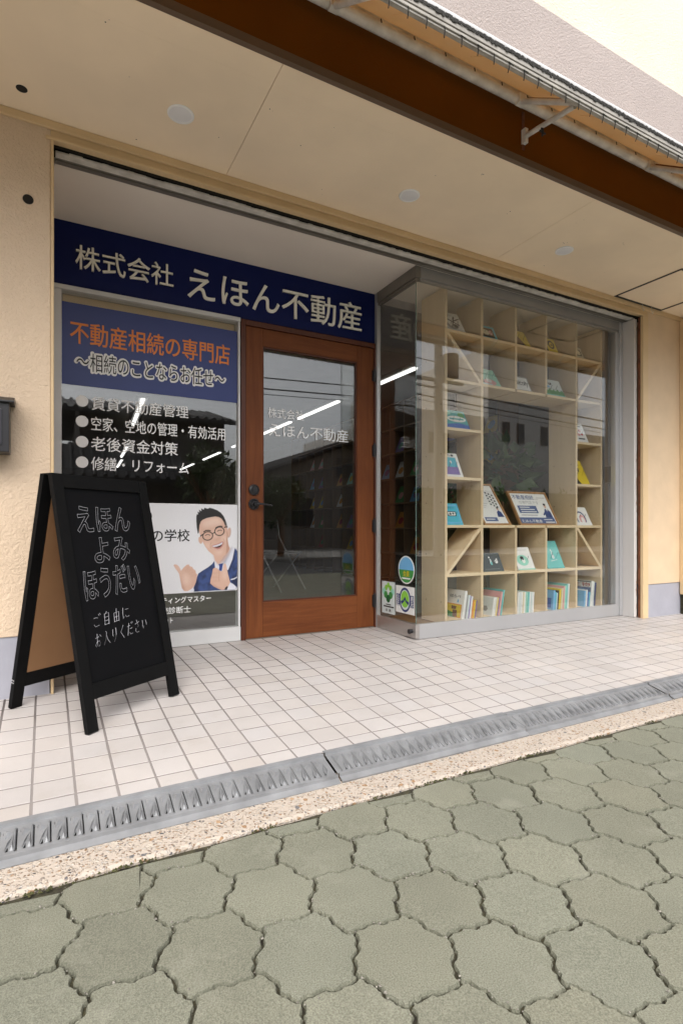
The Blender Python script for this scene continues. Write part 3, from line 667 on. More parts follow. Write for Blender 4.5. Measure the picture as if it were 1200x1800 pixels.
ban = empty('window_banner', (0.58, 3.397, 1.75)); tag(ban, 'blue film across the window with orange and white lettering', 'banner')
local(MB().box(0.0795, 1.078, 3.3965, 3.3975, 1.520, 1.977), 'film', M['banner'], ban)
t = MB(); add_text(t,'不動産相続の専門店',0.121,1.029,1.752,1.878,3.3945,0.022,0.0015); local(t,'headline',M['orange_vinyl'],ban)
t = MB(); add_text(t,'〜相続のことならお任せ〜',0.147,1.001,1.600,1.712,3.3948,0.14,0.0008); local(t,'halo',M['white_vinyl'],ban)
t = MB(); add_text(t,'〜相続のことならお任せ〜',0.152,0.996,1.604,1.708,3.3938,0.0,0.0008); local(t,'subline',M['black_vinyl'],ban)

sl = empty('service_lettering', (0.60, 3.397, 1.25)); tag(sl, 'white bulleted list of services lettered on the left window', 'lettering')
for txt, x1, z0, z1, zc in (('賃貸不動産管理',0.770,1.390,1.466,1.434),('空家、空地の管理・有効活用',1.001,1.273,1.351,1.320),('老後資金対策',0.706,1.158,1.238,1.205),('修繕・リフォーム',0.772,1.048,1.123,1.090)):
    t = MB(); add_text(t, txt, 0.228, x1, z0, z1, 3.3965, 0.016, 0.0008); local(t, 'text_line', M['white_vinyl'], sl)
    local(MB().disc((0.181,3.3972,zc),(0,-1,0),0.032,0.0008,32), 'bullet', M['white_vinyl'], sl)

ql = empty('qualification_lettering', (0.70, 3.397, 0.22)); tag(ql, 'three short lines of white lettering low on the window below the poster', 'lettering')
for txt, x0, x1, z0, z1 in (('ティングマスター',0.611,0.909,0.263,0.301),('続診断士',0.606,0.784,0.200,0.242),('ット',0.634,0.676,0.142,0.177)):
    t = MB(); add_text(t, txt, x0, x1, z0, z1, 3.3965, 0.02, 0.0008); local(t, 'text_line', M['white_vinyl'], ql)

# poster of a smiling man; drawn shapes in poster coordinates (origin = lower right corner, units of the artwork)
pos = empty('portrait_poster', (0.70, 3.397, 0.59)); tag(pos, 'white window poster of a smiling man in glasses and blue suit giving thumbs up', 'poster')
local(MB().box(0.115, 1.0785, 3.3955, 3.3972, 0.322, 0.868), 'sheet', M['poster'], pos)
t = MB(); add_text(t,'の学校',0.555,0.777,0.638,0.711,3.3945,0.03,0.0006); local(t,'lettering',M['black_vinyl'],pos)
t = MB(); add_text(t,'e',0.520,0.556,0.750,0.818,3.3945,0.03,0.0006); local(t,'lettering',M['black_vinyl'],pos)
art = [
 ('suit',0,[(0.9307,0.5139),(0.9157,0.4935),(0.8889,0.4737),(0.8594,0.4571),(0.8313,0.4388),(0.8214,0.4146),(0.8115,0.3829),(0.801,0.3455),(0.8039,0.3284),(0.8594,0.3271),(0.9187,0.3274),(0.9912,0.327),(1.0589,0.3258),(1.0795,0.3489),(1.0795,0.5702),(1.0683,0.5844),(1.0577,0.5906),(1.0434,0.5197),(1.0187,0.4542),(0.9367,0.4572)]),
 ('suit_dark',1,[(0.9397,0.4618),(0.9487,0.4508),(0.9367,0.4275),(0.9187,0.3926),(0.9079,0.3694),(0.902,0.3295),(0.8949,0.3293),(0.8949,0.37),(0.9079,0.4109),(0.9217,0.4459)]),
 ('suit_dark',1,[(1.0795,0.4459),(1.062,0.4224),(1.0342,0.3723),(1.0157,0.3269),(1.0589,0.3258),(1.0795,0.3489)]),
 ('suit_dark',1,[(0.8126,0.3828),(0.8301,0.3966),(0.8359,0.3729),(0.8301,0.3498),(0.8359,0.3278),(0.8039,0.3284),(0.8022,0.3454)]),
 ('suit_dark',1,[(1.0577,0.5906),(1.0683,0.5844),(1.0527,0.5073),(1.0311,0.4538),(1.0157,0.4363),(1.0187,0.4542),(1.0434,0.5197)]),
 ('shirt',1,[(0.9295,0.5198),(0.9548,0.4863),(0.9851,0.5063),(1.0157,0.5505),(1.0428,0.6005),(1.0614,0.5887),(1.0465,0.5196),(1.0187,0.4542),(0.9973,0.455),(0.9729,0.4451),(0.9487,0.4568),(0.9397,0.463)]),
 ('p_grey',2,[(0.9851,0.5063),(1.0157,0.5505),(1.0428,0.6005),(1.0465,0.5969),(1.0187,0.5324),(0.9961,0.485),(0.979,0.4915)]),
 ('tie',3,[(0.9566,0.4922),(0.9863,0.4973),(0.9827,0.4765),(0.9778,0.4485),(0.9584,0.4481),(0.962,0.4772)]),
 ('skin_dark',2,[(0.9235,0.5586),(1.0157,0.5745),(1.0416,0.6006),(1.0187,0.5492),(0.9881,0.508),(0.956,0.4863),(0.9331,0.5156)]),
 ('skin',3,[(0.9235,0.5586),(0.9912,0.5511),(0.9851,0.5332),(0.9548,0.4923),(0.9343,0.5179)]),
 ('skin_dark',2,[(1.0371,0.6883),(1.035,0.6774),(1.0316,0.668),(1.0273,0.6612),(1.0226,0.6579),(1.0181,0.6585),(1.0144,0.6628),(1.0119,0.6704),(1.0109,0.6804),(1.0115,0.6915),(1.0136,0.7024),(1.017,0.7118),(1.0213,0.7186),(1.026,0.7219),(1.0304,0.7214),(1.0342,0.7171),(1.0367,0.7095),(1.0377,0.6995)]),
 ('skin',3,[(1.031,0.6907),(1.0291,0.6807),(1.0262,0.6724),(1.0227,0.6671),(1.0192,0.6655),(1.0162,0.6679),(1.0141,0.6739),(1.0133,0.6826),(1.0139,0.6928),(1.0158,0.7027),(1.0187,0.711),(1.0222,0.7164),(1.0257,0.718),(1.0287,0.7156),(1.0308,0.7096),(1.0316,0.7008)]),
 ('skin',2,[(0.855,0.6459),(0.8559,0.6373),(0.8548,0.6298),(0.852,0.6243),(0.848,0.6218),(0.8432,0.6226),(0.8386,0.6267),(0.8346,0.6333),(0.8321,0.6415),(0.8313,0.65),(0.8323,0.6576),(0.8351,0.6631),(0.8391,0.6656),(0.8438,0.6648),(0.8485,0.6608),(0.8525,0.6541)]),
 ('skin',4,[(0.8278,0.7569),(0.8447,0.7728),(0.8949,0.7838),(0.9487,0.795),(0.9851,0.7817),(1.0046,0.7458),(1.0132,0.7188),(1.0169,0.6827),(1.0157,0.6467),(1.0206,0.6135),(1.0292,0.5893),(1.0187,0.5673),(0.9924,0.5414),(0.9681,0.5373),(0.9457,0.5414),(0.9199,0.5527),(0.8949,0.574),(0.8759,0.5997),(0.8623,0.6235),(0.8506,0.6483),(0.8389,0.6836),(0.8313,0.7188)]),
 ('skin_light',5,[(0.8506,0.757),(0.8949,0.7767),(0.9487,0.7855),(0.979,0.7696),(0.9729,0.7415),(0.9187,0.7336),(0.8653,0.7247)]),
 ('skin_light',5,[(0.8653,0.6305),(0.8889,0.6302),(0.9079,0.6122),(0.8949,0.5888),(0.8783,0.6044)]),
 ('skin_light',5,[(0.9729,0.665),(1.0034,0.6768),(1.0095,0.6407),(0.9985,0.6049),(0.99,0.629)]),
 ('skin_light',5,[(0.9337,0.5821),(0.9729,0.5873),(0.9851,0.5692),(0.9638,0.5517),(0.9397,0.5582)]),
 ('skin_dark',5,[(1.0071,0.7068),(1.0169,0.6827),(1.0157,0.6467),(1.0206,0.6135),(1.0292,0.5893),(1.0187,0.5673),(1.0034,0.5508),(1.0083,0.5927),(1.0059,0.6408),(1.0108,0.6768)]),
 ('skin_light',6,[(0.9259,0.701),(0.9379,0.701),(0.9487,0.6652),(0.9367,0.6564),(0.9283,0.6654)]),
 ('skin_dark',6,[(0.9235,0.6535),(0.9367,0.6445),(0.9487,0.6414),(0.9644,0.6532),(0.962,0.6621),(0.9548,0.6485),(0.9397,0.6474)]),
 ('hair',7,[(0.8734,0.6699),(0.8847,0.6767),(0.8955,0.6754),(0.9033,0.6709),(0.9054,0.6744),(0.8966,0.6794),(0.8837,0.6807),(0.8713,0.6735)]),
 ('hair',7,[(0.9487,0.6956),(0.9591,0.7025),(0.9703,0.7036),(0.9782,0.7001),(0.9798,0.704),(0.9707,0.7077),(0.9577,0.7065),(0.9463,0.6991)]),
 ('hair',7,[(0.8641,0.6914),(0.8781,0.7004),(0.8946,0.7014),(0.9071,0.6979),(0.9088,0.7042),(0.8951,0.7079),(0.8761,0.7066),(0.8606,0.6968)]),
 ('hair',7,[(0.9385,0.7149),(0.953,0.7241),(0.97,0.7275),(0.982,0.7251),(0.9833,0.7316),(0.9698,0.734),(0.9505,0.7302),(0.9349,0.7204)]),
 ('skin_dark',6,[(0.9099,0.6306),(0.9026,0.6125),(0.9062,0.5912),(0.9097,0.5918),(0.9062,0.6121),(0.9132,0.6293)]),
 ('skin_dark',6,[(0.9836,0.652),(0.993,0.6376),(0.9906,0.6111),(0.9942,0.6108),(0.9967,0.6382),(0.9866,0.6539)]),
 ('lip',7,[(0.9109,0.608),(0.9307,0.6143),(0.9548,0.6211),(0.9754,0.6315),(0.9863,0.635),(0.9887,0.6254),(0.9827,0.6051),(0.9693,0.5904),(0.9511,0.5854),(0.9319,0.5917)]),
 ('shirt',8,[(0.9151,0.6068),(0.9337,0.6106),(0.9578,0.6174),(0.9827,0.6302),(0.9802,0.6183),(0.9669,0.6101),(0.9475,0.6033),(0.9283,0.6)]),
 ('p_black',8,[(0.9283,0.5994),(0.9475,0.6027),(0.9669,0.6095),(0.979,0.6165),(0.9741,0.6052),(0.962,0.5971),(0.9457,0.595)]),
 ('skin_dark',6,[(0.9366,0.5755),(0.9551,0.574),(0.9736,0.5809),(0.9723,0.5842),(0.9545,0.5775),(0.9368,0.5791)]),
 ('hair',9,[(0.8278,0.6837),(0.8208,0.7247),(0.8179,0.7656),(0.8184,0.7919),(0.8219,0.8054),(0.8301,0.802),(0.8254,0.8207),(0.8383,0.815),(0.8336,0.8325),(0.85,0.8234),(0.8476,0.841),(0.8641,0.833),(0.8682,0.8449),(0.8889,0.8393),(0.902,0.8454),(0.9247,0.8399),(0.9487,0.8308),(0.9717,0.8156),(0.99,0.7931),(1.0022,0.7668),(1.0108,0.7338),(0.9985,0.7344),(0.99,0.7577),(0.9766,0.7774),(0.9584,0.788),(0.9367,0.7913),(0.9068,0.7863),(0.8806,0.7802),(0.857,0.7694),(0.8453,0.7576),(0.8383,0.7364),(0.8359,0.713),(0.8336,0.6884)]),
 ('p_slate',10,[(0.9961,0.7728),(1.0034,0.7578),(1.0108,0.732),(1.0144,0.72),(1.0059,0.7248),(0.9997,0.7416)]),
 ('hair',11,[(0.9228,0.6764),(0.9232,0.6686),(0.9166,0.6691),(0.9163,0.6751)]),
 ('hair',11,[(0.9232,0.6686),(0.9212,0.661),(0.915,0.6631),(0.9166,0.6691)]),
 ('hair',11,[(0.9212,0.661),(0.917,0.6539),(0.9116,0.6575),(0.915,0.6631)]),
 ('hair',11,[(0.917,0.6539),(0.9109,0.6479),(0.9066,0.6528),(0.9116,0.6575)]),
 ('hair',11,[(0.9109,0.6479),(0.9034,0.6434),(0.9004,0.6493),(0.9066,0.6528)]),
 ('hair',11,[(0.9034,0.6434),(0.8948,0.6408),(0.8935,0.6472),(0.9004,0.6493)]),
 ('hair',11,[(0.8948,0.6408),(0.8859,0.6401),(0.8863,0.6466),(0.8935,0.6472)]),
 ('hair',11,[(0.8859,0.6401),(0.8772,0.6415),(0.8793,0.6476),(0.8863,0.6466)]),
 ('hair',11,[(0.8772,0.6415),(0.8693,0.6447),(0.8729,0.6501),(0.8793,0.6476)]),
 ('hair',11,[(0.8693,0.6447),(0.8628,0.6497),(0.8676,0.6539),(0.8729,0.6501)]),
 ('hair',11,[(0.8628,0.6497),(0.858,0.656),(0.8638,0.6588),(0.8676,0.6539)]),
 ('hair',11,[(0.858,0.656),(0.8554,0.6633),(0.8617,0.6645),(0.8638,0.6588)]),
 ('hair',11,[(0.8554,0.6633),(0.855,0.6709),(0.8614,0.6705),(0.8617,0.6645)]),
 ('hair',11,[(0.855,0.6709),(0.8569,0.6786),(0.8631,0.6765),(0.8614,0.6705)]),
 ('hair',11,[(0.8569,0.6786),(0.861,0.6856),(0.8664,0.682),(0.8631,0.6765)]),
 ('hair',11,[(0.861,0.6856),(0.867,0.6915),(0.8713,0.6867),(0.8664,0.682)]),
 ('hair',11,[(0.867,0.6915),(0.8745,0.696),(0.8774,0.6902),(0.8713,0.6867)]),
 ('hair',11,[(0.8745,0.696),(0.883,0.6988),(0.8843,0.6924),(0.8774,0.6902)]),
 ('hair',11,[(0.883,0.6988),(0.892,0.6995),(0.8916,0.693),(0.8843,0.6924)]),
 ('hair',11,[(0.892,0.6995),(0.9007,0.6982),(0.8986,0.6921),(0.8916,0.693)]),
 ('hair',11,[(0.9007,0.6982),(0.9086,0.695),(0.905,0.6896),(0.8986,0.6921)]),
 ('hair',11,[(0.9086,0.695),(0.9153,0.6901),(0.9103,0.6858),(0.905,0.6896)]),
 ('hair',11,[(0.9153,0.6901),(0.9201,0.6837),(0.9142,0.6808),(0.9103,0.6858)]),
 ('hair',11,[(0.9201,0.6837),(0.9228,0.6764),(0.9163,0.6751),(0.9142,0.6808)]),
 ('hair',11,[(0.9954,0.705),(0.9958,0.6971),(0.9891,0.6976),(0.9888,0.7037)]),
 ('hair',11,[(0.9958,0.6971),(0.994,0.6894),(0.9877,0.6915),(0.9891,0.6976)]),
 ('hair',11,[(0.994,0.6894),(0.9901,0.6823),(0.9845,0.686),(0.9877,0.6915)]),
 ('hair',11,[(0.9901,0.6823),(0.9842,0.6763),(0.9798,0.6813),(0.9845,0.686)]),
 ('hair',11,[(0.9842,0.6763),(0.9769,0.6719),(0.9739,0.6778),(0.9798,0.6813)]),
 ('hair',11,[(0.9769,0.6719),(0.9686,0.6692),(0.9673,0.6757),(0.9739,0.6778)]),
 ('hair',11,[(0.9686,0.6692),(0.96,0.6686),(0.9604,0.6752),(0.9673,0.6757)]),
 ('hair',11,[(0.96,0.6686),(0.9515,0.67),(0.9536,0.6762),(0.9604,0.6752)]),
 ('hair',11,[(0.9515,0.67),(0.9438,0.6734),(0.9475,0.6788),(0.9536,0.6762)]),
 ('hair',11,[(0.9438,0.6734),(0.9375,0.6784),(0.9424,0.6827),(0.9475,0.6788)]),
 ('hair',11,[(0.9375,0.6784),(0.9328,0.6848),(0.9387,0.6877),(0.9424,0.6827)]),
 ('hair',11,[(0.9328,0.6848),(0.9301,0.6921),(0.9366,0.6934),(0.9387,0.6877)]),
 ('hair',11,[(0.9301,0.6921),(0.9297,0.6999),(0.9363,0.6995),(0.9366,0.6934)]),
 ('hair',11,[(0.9297,0.6999),(0.9315,0.7075),(0.9378,0.7055),(0.9363,0.6995)]),
 ('hair',11,[(0.9315,0.7075),(0.9354,0.7146),(0.9409,0.711),(0.9378,0.7055)]),
 ('hair',11,[(0.9354,0.7146),(0.9412,0.7206),(0.9455,0.7157),(0.9409,0.711)]),
 ('hair',11,[(0.9412,0.7206),(0.9484,0.7251),(0.9514,0.7192),(0.9455,0.7157)]),
 ('hair',11,[(0.9484,0.7251),(0.9566,0.7278),(0.9579,0.7213),(0.9514,0.7192)]),
 ('hair',11,[(0.9566,0.7278),(0.9653,0.7285),(0.9648,0.7219),(0.9579,0.7213)]),
 ('hair',11,[(0.9653,0.7285),(0.9737,0.7271),(0.9716,0.7209),(0.9648,0.7219)]),
 ('hair',11,[(0.9737,0.7271),(0.9815,0.7238),(0.9778,0.7183),(0.9716,0.7209)]),
 ('hair',11,[(0.9815,0.7238),(0.988,0.7188),(0.9829,0.7144),(0.9778,0.7183)]),
 ('hair',11,[(0.988,0.7188),(0.9927,0.7124),(0.9867,0.7094),(0.9829,0.7144)]),
 ('hair',11,[(0.9927,0.7124),(0.9954,0.705),(0.9888,0.7037),(0.9867,0.7094)]),
 ('hair',11,[(0.9218,0.681),(0.9295,0.6876),(0.9367,0.6873),(0.9367,0.6932),(0.9271,0.693),(0.9179,0.6855)]),
 ('hair',11,[(0.9936,0.719),(1.004,0.7224),(1.0144,0.7224),(1.0144,0.7296),(1.0028,0.7296),(0.9912,0.7258)]),
 ('hair',11,[(0.8574,0.6829),(0.8466,0.6758),(0.8405,0.6697),(0.8454,0.6647),(0.851,0.6702),(0.8613,0.6771)]),
 ('skin',12,[(0.9211,0.4625),(0.9307,0.4705),(0.9487,0.4675),(0.9584,0.4564),(0.9729,0.4451),(0.9827,0.4495),(0.9851,0.4644),(0.99,0.4888),(0.9961,0.497),(1.0046,0.4895),(1.0108,0.4605),(1.0169,0.4302),(1.0243,0.4029),(1.0317,0.3724),(1.0187,0.3508),(0.9985,0.3314),(0.9778,0.3289),(0.9548,0.3385),(0.9259,0.3543),(0.9044,0.3743),(0.9068,0.3991),(0.9151,0.4283)]),
 ('skin_light',13,[(0.9924,0.4851),(1.001,0.4872),(1.0071,0.4486),(1.0095,0.4125),(0.9973,0.389),(0.9863,0.4135),(0.9875,0.4494)]),
 ('skin_dark',13,[(0.9172,0.4384),(0.9366,0.434),(0.9586,0.4355),(0.9582,0.4391),(0.9367,0.4376),(0.9178,0.4418)]),
 ('skin_dark',13,[(0.9113,0.4119),(0.9332,0.408),(0.9552,0.4119),(0.9544,0.4154),(0.933,0.4116),(0.9118,0.4154)]),
 ('skin_dark',13,[(0.9076,0.3884),(0.9296,0.3832),(0.9528,0.3881),(0.9519,0.3916),(0.9294,0.3868),(0.9083,0.3919)]),
 ('skin_dark',13,[(0.9569,0.4562),(0.9605,0.4384),(0.9569,0.4088),(0.9593,0.3817),(0.9623,0.3818),(0.9599,0.4086),(0.9635,0.4383),(0.9599,0.4566)]),
 ('skin_dark',13,[(0.9044,0.3743),(0.9259,0.3543),(0.9548,0.3385),(0.9778,0.3289),(0.979,0.336),(0.9487,0.3496),(0.9217,0.3658),(0.9079,0.3813)]),
 ('shirt',13,[(1.0317,0.3742),(1.0515,0.3624),(1.0714,0.3433),(1.0627,0.3268),(1.0108,0.3284),(1.0194,0.3507)]),
 ('p_black',14,[(0.9985,0.341),(1.0095,0.3512),(1.0175,0.3472),(1.0095,0.3284),(0.9948,0.328)]),
 ('shirt',3,[(1.0342,0.3946),(1.0577,0.3996),(1.0795,0.4108),(1.0795,0.4035),(1.0589,0.3923),(1.0366,0.3885)]),
 ('skin',12,[(0.6816,0.494),(0.6883,0.4995),(0.7018,0.4968),(0.7119,0.4873),(0.7221,0.4696),(0.7266,0.4579),(0.7323,0.467),(0.7436,0.4804),(0.7608,0.4949),(0.7734,0.4957),(0.7791,0.485),(0.7941,0.4799),(0.801,0.4668),(0.8138,0.457),(0.8161,0.4417),(0.8243,0.432),(0.8208,0.4088),(0.8161,0.3856),(0.8057,0.3627),(0.7895,0.3461),(0.7653,0.3323),(0.7436,0.3346),(0.7311,0.3538),(0.7255,0.3841),(0.7198,0.4132),(0.7153,0.4393),(0.7063,0.4552),(0.6939,0.4729)]),
 ('skin_light',13,[(0.6905,0.4949),(0.7018,0.4922),(0.7142,0.4768),(0.7232,0.4557),(0.7198,0.442),(0.7051,0.4656)]),
 ('skin_dark',13,[(0.7519,0.4525),(0.7644,0.4693),(0.7792,0.4838),(0.7768,0.4863),(0.7618,0.4717),(0.7491,0.4546)]),
 ('skin_dark',13,[(0.7619,0.4437),(0.7788,0.458),(0.8005,0.4652),(0.7993,0.4685),(0.7771,0.461),(0.7596,0.4464)]),
 ('skin_dark',13,[(0.7742,0.4337),(0.7937,0.4433),(0.8144,0.4507),(0.8132,0.454),(0.7922,0.4466),(0.7726,0.4368)]),
 ('skin_dark',13,[(0.7821,0.4193),(0.8016,0.4266),(0.8201,0.4317),(0.8191,0.4351),(0.8004,0.43),(0.7808,0.4226)]),
 ('skin_dark',13,[(0.7436,0.3346),(0.7311,0.3538),(0.7255,0.3841),(0.7198,0.4132),(0.7277,0.4013),(0.7368,0.372),(0.7505,0.3423)]),
 ('skin_light',13,[(0.738,0.4355),(0.7562,0.4464),(0.7722,0.4225),(0.778,0.3874),(0.7608,0.365),(0.7414,0.3891)]),
 ('shirt',13,[(0.7266,0.3575),(0.7334,0.349),(0.7459,0.3322),(0.778,0.3327),(0.801,0.3513),(0.8057,0.3335),(0.7895,0.328),(0.7345,0.3299)]),]
import numpy as np
def print_portrait():
    """the man as a finely toned print: the drawn shapes are softened and laid over each other on a fine vertex grid"""
    x0, x1, z0, z1, d = 0.645, 1.0780, 0.3225, 0.8675, 0.00185
    nx, nz = int((x1-x0)/d)+1, int((z1-z0)/d)+1
    X = np.linspace(x0, x1, nx); Z = np.linspace(z0, z1, nz); sub = 3
    XS = np.linspace(x0, x1, nx*sub); ZS_ = np.linspace(z0, z1, nz*sub)
    def mask(poly):
        px = np.array([p[0] for p in poly]); pz = np.array([p[1] for p in poly]); ins = np.zeros((nz*sub, nx*sub), bool)
        for i in range(len(px)):
            xa, za, xb, zb = px[i-1], pz[i-1], px[i], pz[i]
            if za == zb: continue
            r = (ZS_ >= min(za, zb)) & (ZS_ < max(za, zb)); xi = xa + (ZS_[r]-za)*(xb-xa)/(zb-za)
            ins[r] ^= XS[None, :] < xi[:, None]
        return ins.reshape(nz, sub, nx, sub).mean((1, 3))
    def blur(m, sg):
        if sg <= 0: return m
        k = np.arange(-int(3*sg)-1, int(3*sg)+2); g = np.exp(-k*k/(2*sg*sg)); g /= g.sum()
        m = np.apply_along_axis(lambda v: np.convolve(np.pad(v, len(k)//2, 'edge'), g, 'valid'), 0, m)
        return np.apply_along_axis(lambda v: np.convolve(np.pad(v, len(k)//2, 'edge'), g, 'valid'), 1, m)
    tone = dict(skin=(.62,.40,.31), skin_dark=(.44,.235,.17), skin_light=(.74,.55,.46), hair=(.014,.012,.012), suit=(.030,.055,.165), suit_dark=(.014,.024,.08), shirt=(.66,.67,.74),
                tie=(.022,.045,.20), lip=(.46,.18,.16), p_grey=(.38,.39,.45), p_black=(.03,.02,.02), p_slate=(.10,.08,.075))
    soft = dict(skin_dark=3.2, skin_light=6.5, p_grey=3.0, suit_dark=3.0, p_slate=2.0, lip=1.0)
    img = np.ones((nz, nx, 3))*np.array((.70,.70,.725)); flesh = np.zeros((nz, nx)); rg = np.random.default_rng(2)
    for name, layer, poly in sorted(art, key=lambda t: t[1]):
        m = mask(poly)
        if name in ('skin_dark', 'skin_light'):
            wd = max(p[0] for p in poly)-min(p[0] for p in poly)
            m = blur(m, soft[name]*(0.35 if wd < .03 and name == 'skin_dark' else 1.0))*(0.75 if name == 'skin_dark' else 0.85)
            if layer > 2: m = m*blur(flesh, 0.5)
        else: m = blur(m, soft.get(name, 0.55))
        if name == 'skin': flesh = np.maximum(flesh, m)
        elif name in ('hair', 'suit', 'shirt'): flesh = flesh*(1-m)
        img = img*(1-m[..., None]) + np.array(tone[name])*m[..., None]
    # folds and weave of the cloth, fine grain of the print
    lum = img.mean(2); n_ = blur(rg.normal(0, 1, (nz, nx)), 4)*9
    cloth = (img[..., 2] > img[..., 0]*2.2)
    img[cloth] *= (1 + 0.35*np.clip(n_, -1, 1))[cloth][:, None]
    img *= 1 + 0.02*rg.normal(0, 1, (nz, nx, 1)); img = np.clip(img, 0, 1)
    me = bpy.data.meshes.new('portrait'); XX, ZZ = np.meshgrid(X, Z)
    co = np.stack([XX-pos.location.x, np.full_like(XX, 3.3950-pos.location.y), ZZ-pos.location.z], -1).reshape(-1, 3)
    i = np.arange((nz-1)*nx).reshape(nz-1, nx)[:, :-1].ravel(); F_ = np.stack([i, i+1, i+nx+1, i+nx], -1)
    me.from_pydata(co.tolist(), [], F_.tolist()); at = me.color_attributes.new('print', 'FLOAT_COLOR', 'POINT')
    at.data.foreach_set('color', np.concatenate([img.reshape(-1, 3), np.ones((nx*nz, 1))], 1).astype(np.float32).ravel())
    m, nt, p = _base('printed portrait'); p.inputs['Roughness'].default_value = 0.5
    a_ = N(nt, 'ShaderNodeAttribute', attribute_name='print'); nt.links.new(a_.outputs['Color'], p.inputs['Base Color'])
    me.materials.append(m); o = bpy.data.objects.new('portrait', me); col.objects.link(o); o.parent = pos
print_portrait()

# stickers on the side glass of the bay, facing the door
SXM = lambda y, z: Matrix.Translation((BX+0.0072, y, z)) @ Matrix.Rotation(R(-90), 4, 'Z')   # local x runs towards -y, faces -x
def sticker(name, y, z, label):
    r = empty(name, (BX+0.0072, y, z), R(-90)); tag(r, label, 'sticker', 'stickers on the bay side glass'); return r
def ellipse(cx, cz, rx, rz, n=28, a0=0, a1=360): return [(cx+rx*math.cos(R(a0+(a1-a0)*k/n)), cz+rz*math.sin(R(a0+(a1-a0)*k/n))) for k in range(n if a1-a0 == 360 else n+1)]
s1 = sticker('sticker', 3.000, 0.440, 'oval sticker with blue sky over green ground above the square stickers')
MB().prism(ellipse(0,0,.093,.094),'y',-.0006,0).build('backing', M['p_white'], s1)
m_ = MB(); m_.flat(ellipse(0,0,.084,.085,20,0,180),-.0012,0).flat(ellipse(0,0,.084,.085,20,180,360),-.0012,1)
add_text(m_,'会員',-.036,.036,-.045,-.005,-.0020,0.02,0,mi=2)
m_.flat([(-.05,-.052),(.05,-.052),(.042,-.062),(-.042,-.062)],-.0019,3); m_.build('print', [M['p_sky'],M['p_green'],M['p_yellow'],M['p_white']], s1)
s2 = sticker('sticker', 3.216, 0.232, 'pale sticker with a cluster of green dots beside the bay post')
MB().box(-.082,.082,-.0006,0,-.112,.112).build('backing', M['p_pale'], s2)
m_ = MB()
for cx, cz, r_, mi in ((0,.088,.017,0),(-.027,.068,.019,0),(.027,.068,.019,0),(-.054,.043,.022,1),(.054,.043,.022,1),(-.03,.018,.024,2),(.03,.018,.024,2),(0,-.008,.026,3)): m_.flat(ellipse(cx,cz,r_,r_*1.05,20),-.0012-.0002*mi,mi)
m_.flat([(-.03,-.045),(.035,-.045),(.035,-.052),(-.03,-.052)],-.0012,4).flat([(-.06,-.058),(.07,-.058),(.07,-.068),(-.06,-.068)],-.0012,4)
add_text(m_,'会 員',-.035,.035,-.098,-.078,-.0014,0.03,0,mi=4); m_.build('print',[M['p_lime'],M['p_mint'],M['p_green'],mat('deep green print',(0.01,0.10,0.03),0.5),M['p_black']],s2)
s3 = sticker('sticker', 3.014, 0.239, 'white square sticker with round green and navy emblem low on the bay corner')
MB().box(-.108,.108,-.0006,0,-.091,.091).build('backing', M['p_white'], s3)
m_ = MB(); m_.flat(ellipse(0,0,.066,.082),-.0012,0).flat(ellipse(0,.0,.053,.067),-.0016,1).flat(ellipse(0,.004,.046,.056),-.0020,2)
m_.flat([(-.05,-.012),(-.02,-.004),(0,.022),(.02,-.004),(.05,-.012),(.040,-.032),(.012,-.016),(0,.002),(-.012,-.016),(-.040,-.032)],-.0024,0)
m_.flat([(-.1,.035),(-.062,.035),(-.062,-.045),(-.1,-.045)],-.0014,0).flat([(.062,.035),(.1,.035),(.1,-.045),(.062,-.045)],-.0014,0)
for ch, cx, cz in (('公',-.081,-.003),('正',-.081,-.042),('表',.081,-.003),('示',.081,-.042)): add_text(m_,ch,cx-.016,cx+.016,cz,cz+.034,-.0024,0.03,0,mi=3)
m_.build('print',[M['p_navy'],M['p_pale'],M['p_lime'],M['p_white']],s3)

# ------------------------------------------------------------------ downlights
for x, y, lab in ((0.514,2.41,'round white downlight left of the first soffit joint'),(1.72,2.415,'round white downlight in the middle of the soffit above the sign'),(2.94,2.42,'round white downlight right of the second soffit joint above the bay')):
    d = empty('downlight', (x, y, CZ)); tag(d, lab, 'downlight', 'downlights in the soffit')
    ring = MB(); n = 40
    for k in range(n):
        a, b = 2*math.pi*k/n, 2*math.pi*(k+1)/n
        pr = [(0.056,-.0003),(0.056,-.004),(0.049,-.006),(0.046,-.003)]
        for (ra,za),(rb,zb) in zip(pr, pr[1:]):
            ring.add([(ra*math.cos(a),ra*math.sin(a),za),(ra*math.cos(b),ra*math.sin(b),za),(rb*math.cos(b),rb*math.sin(b),zb),(rb*math.cos(a),rb*math.sin(a),zb)],[(0,1,2,3)],0,True)
    ring.build('rim', M['white_plastic'], d, weld=True)
    MB().disc((0,0,-.0032),(0,0,1),0.0458,0.002,36).build('lens', M['lens'], d)

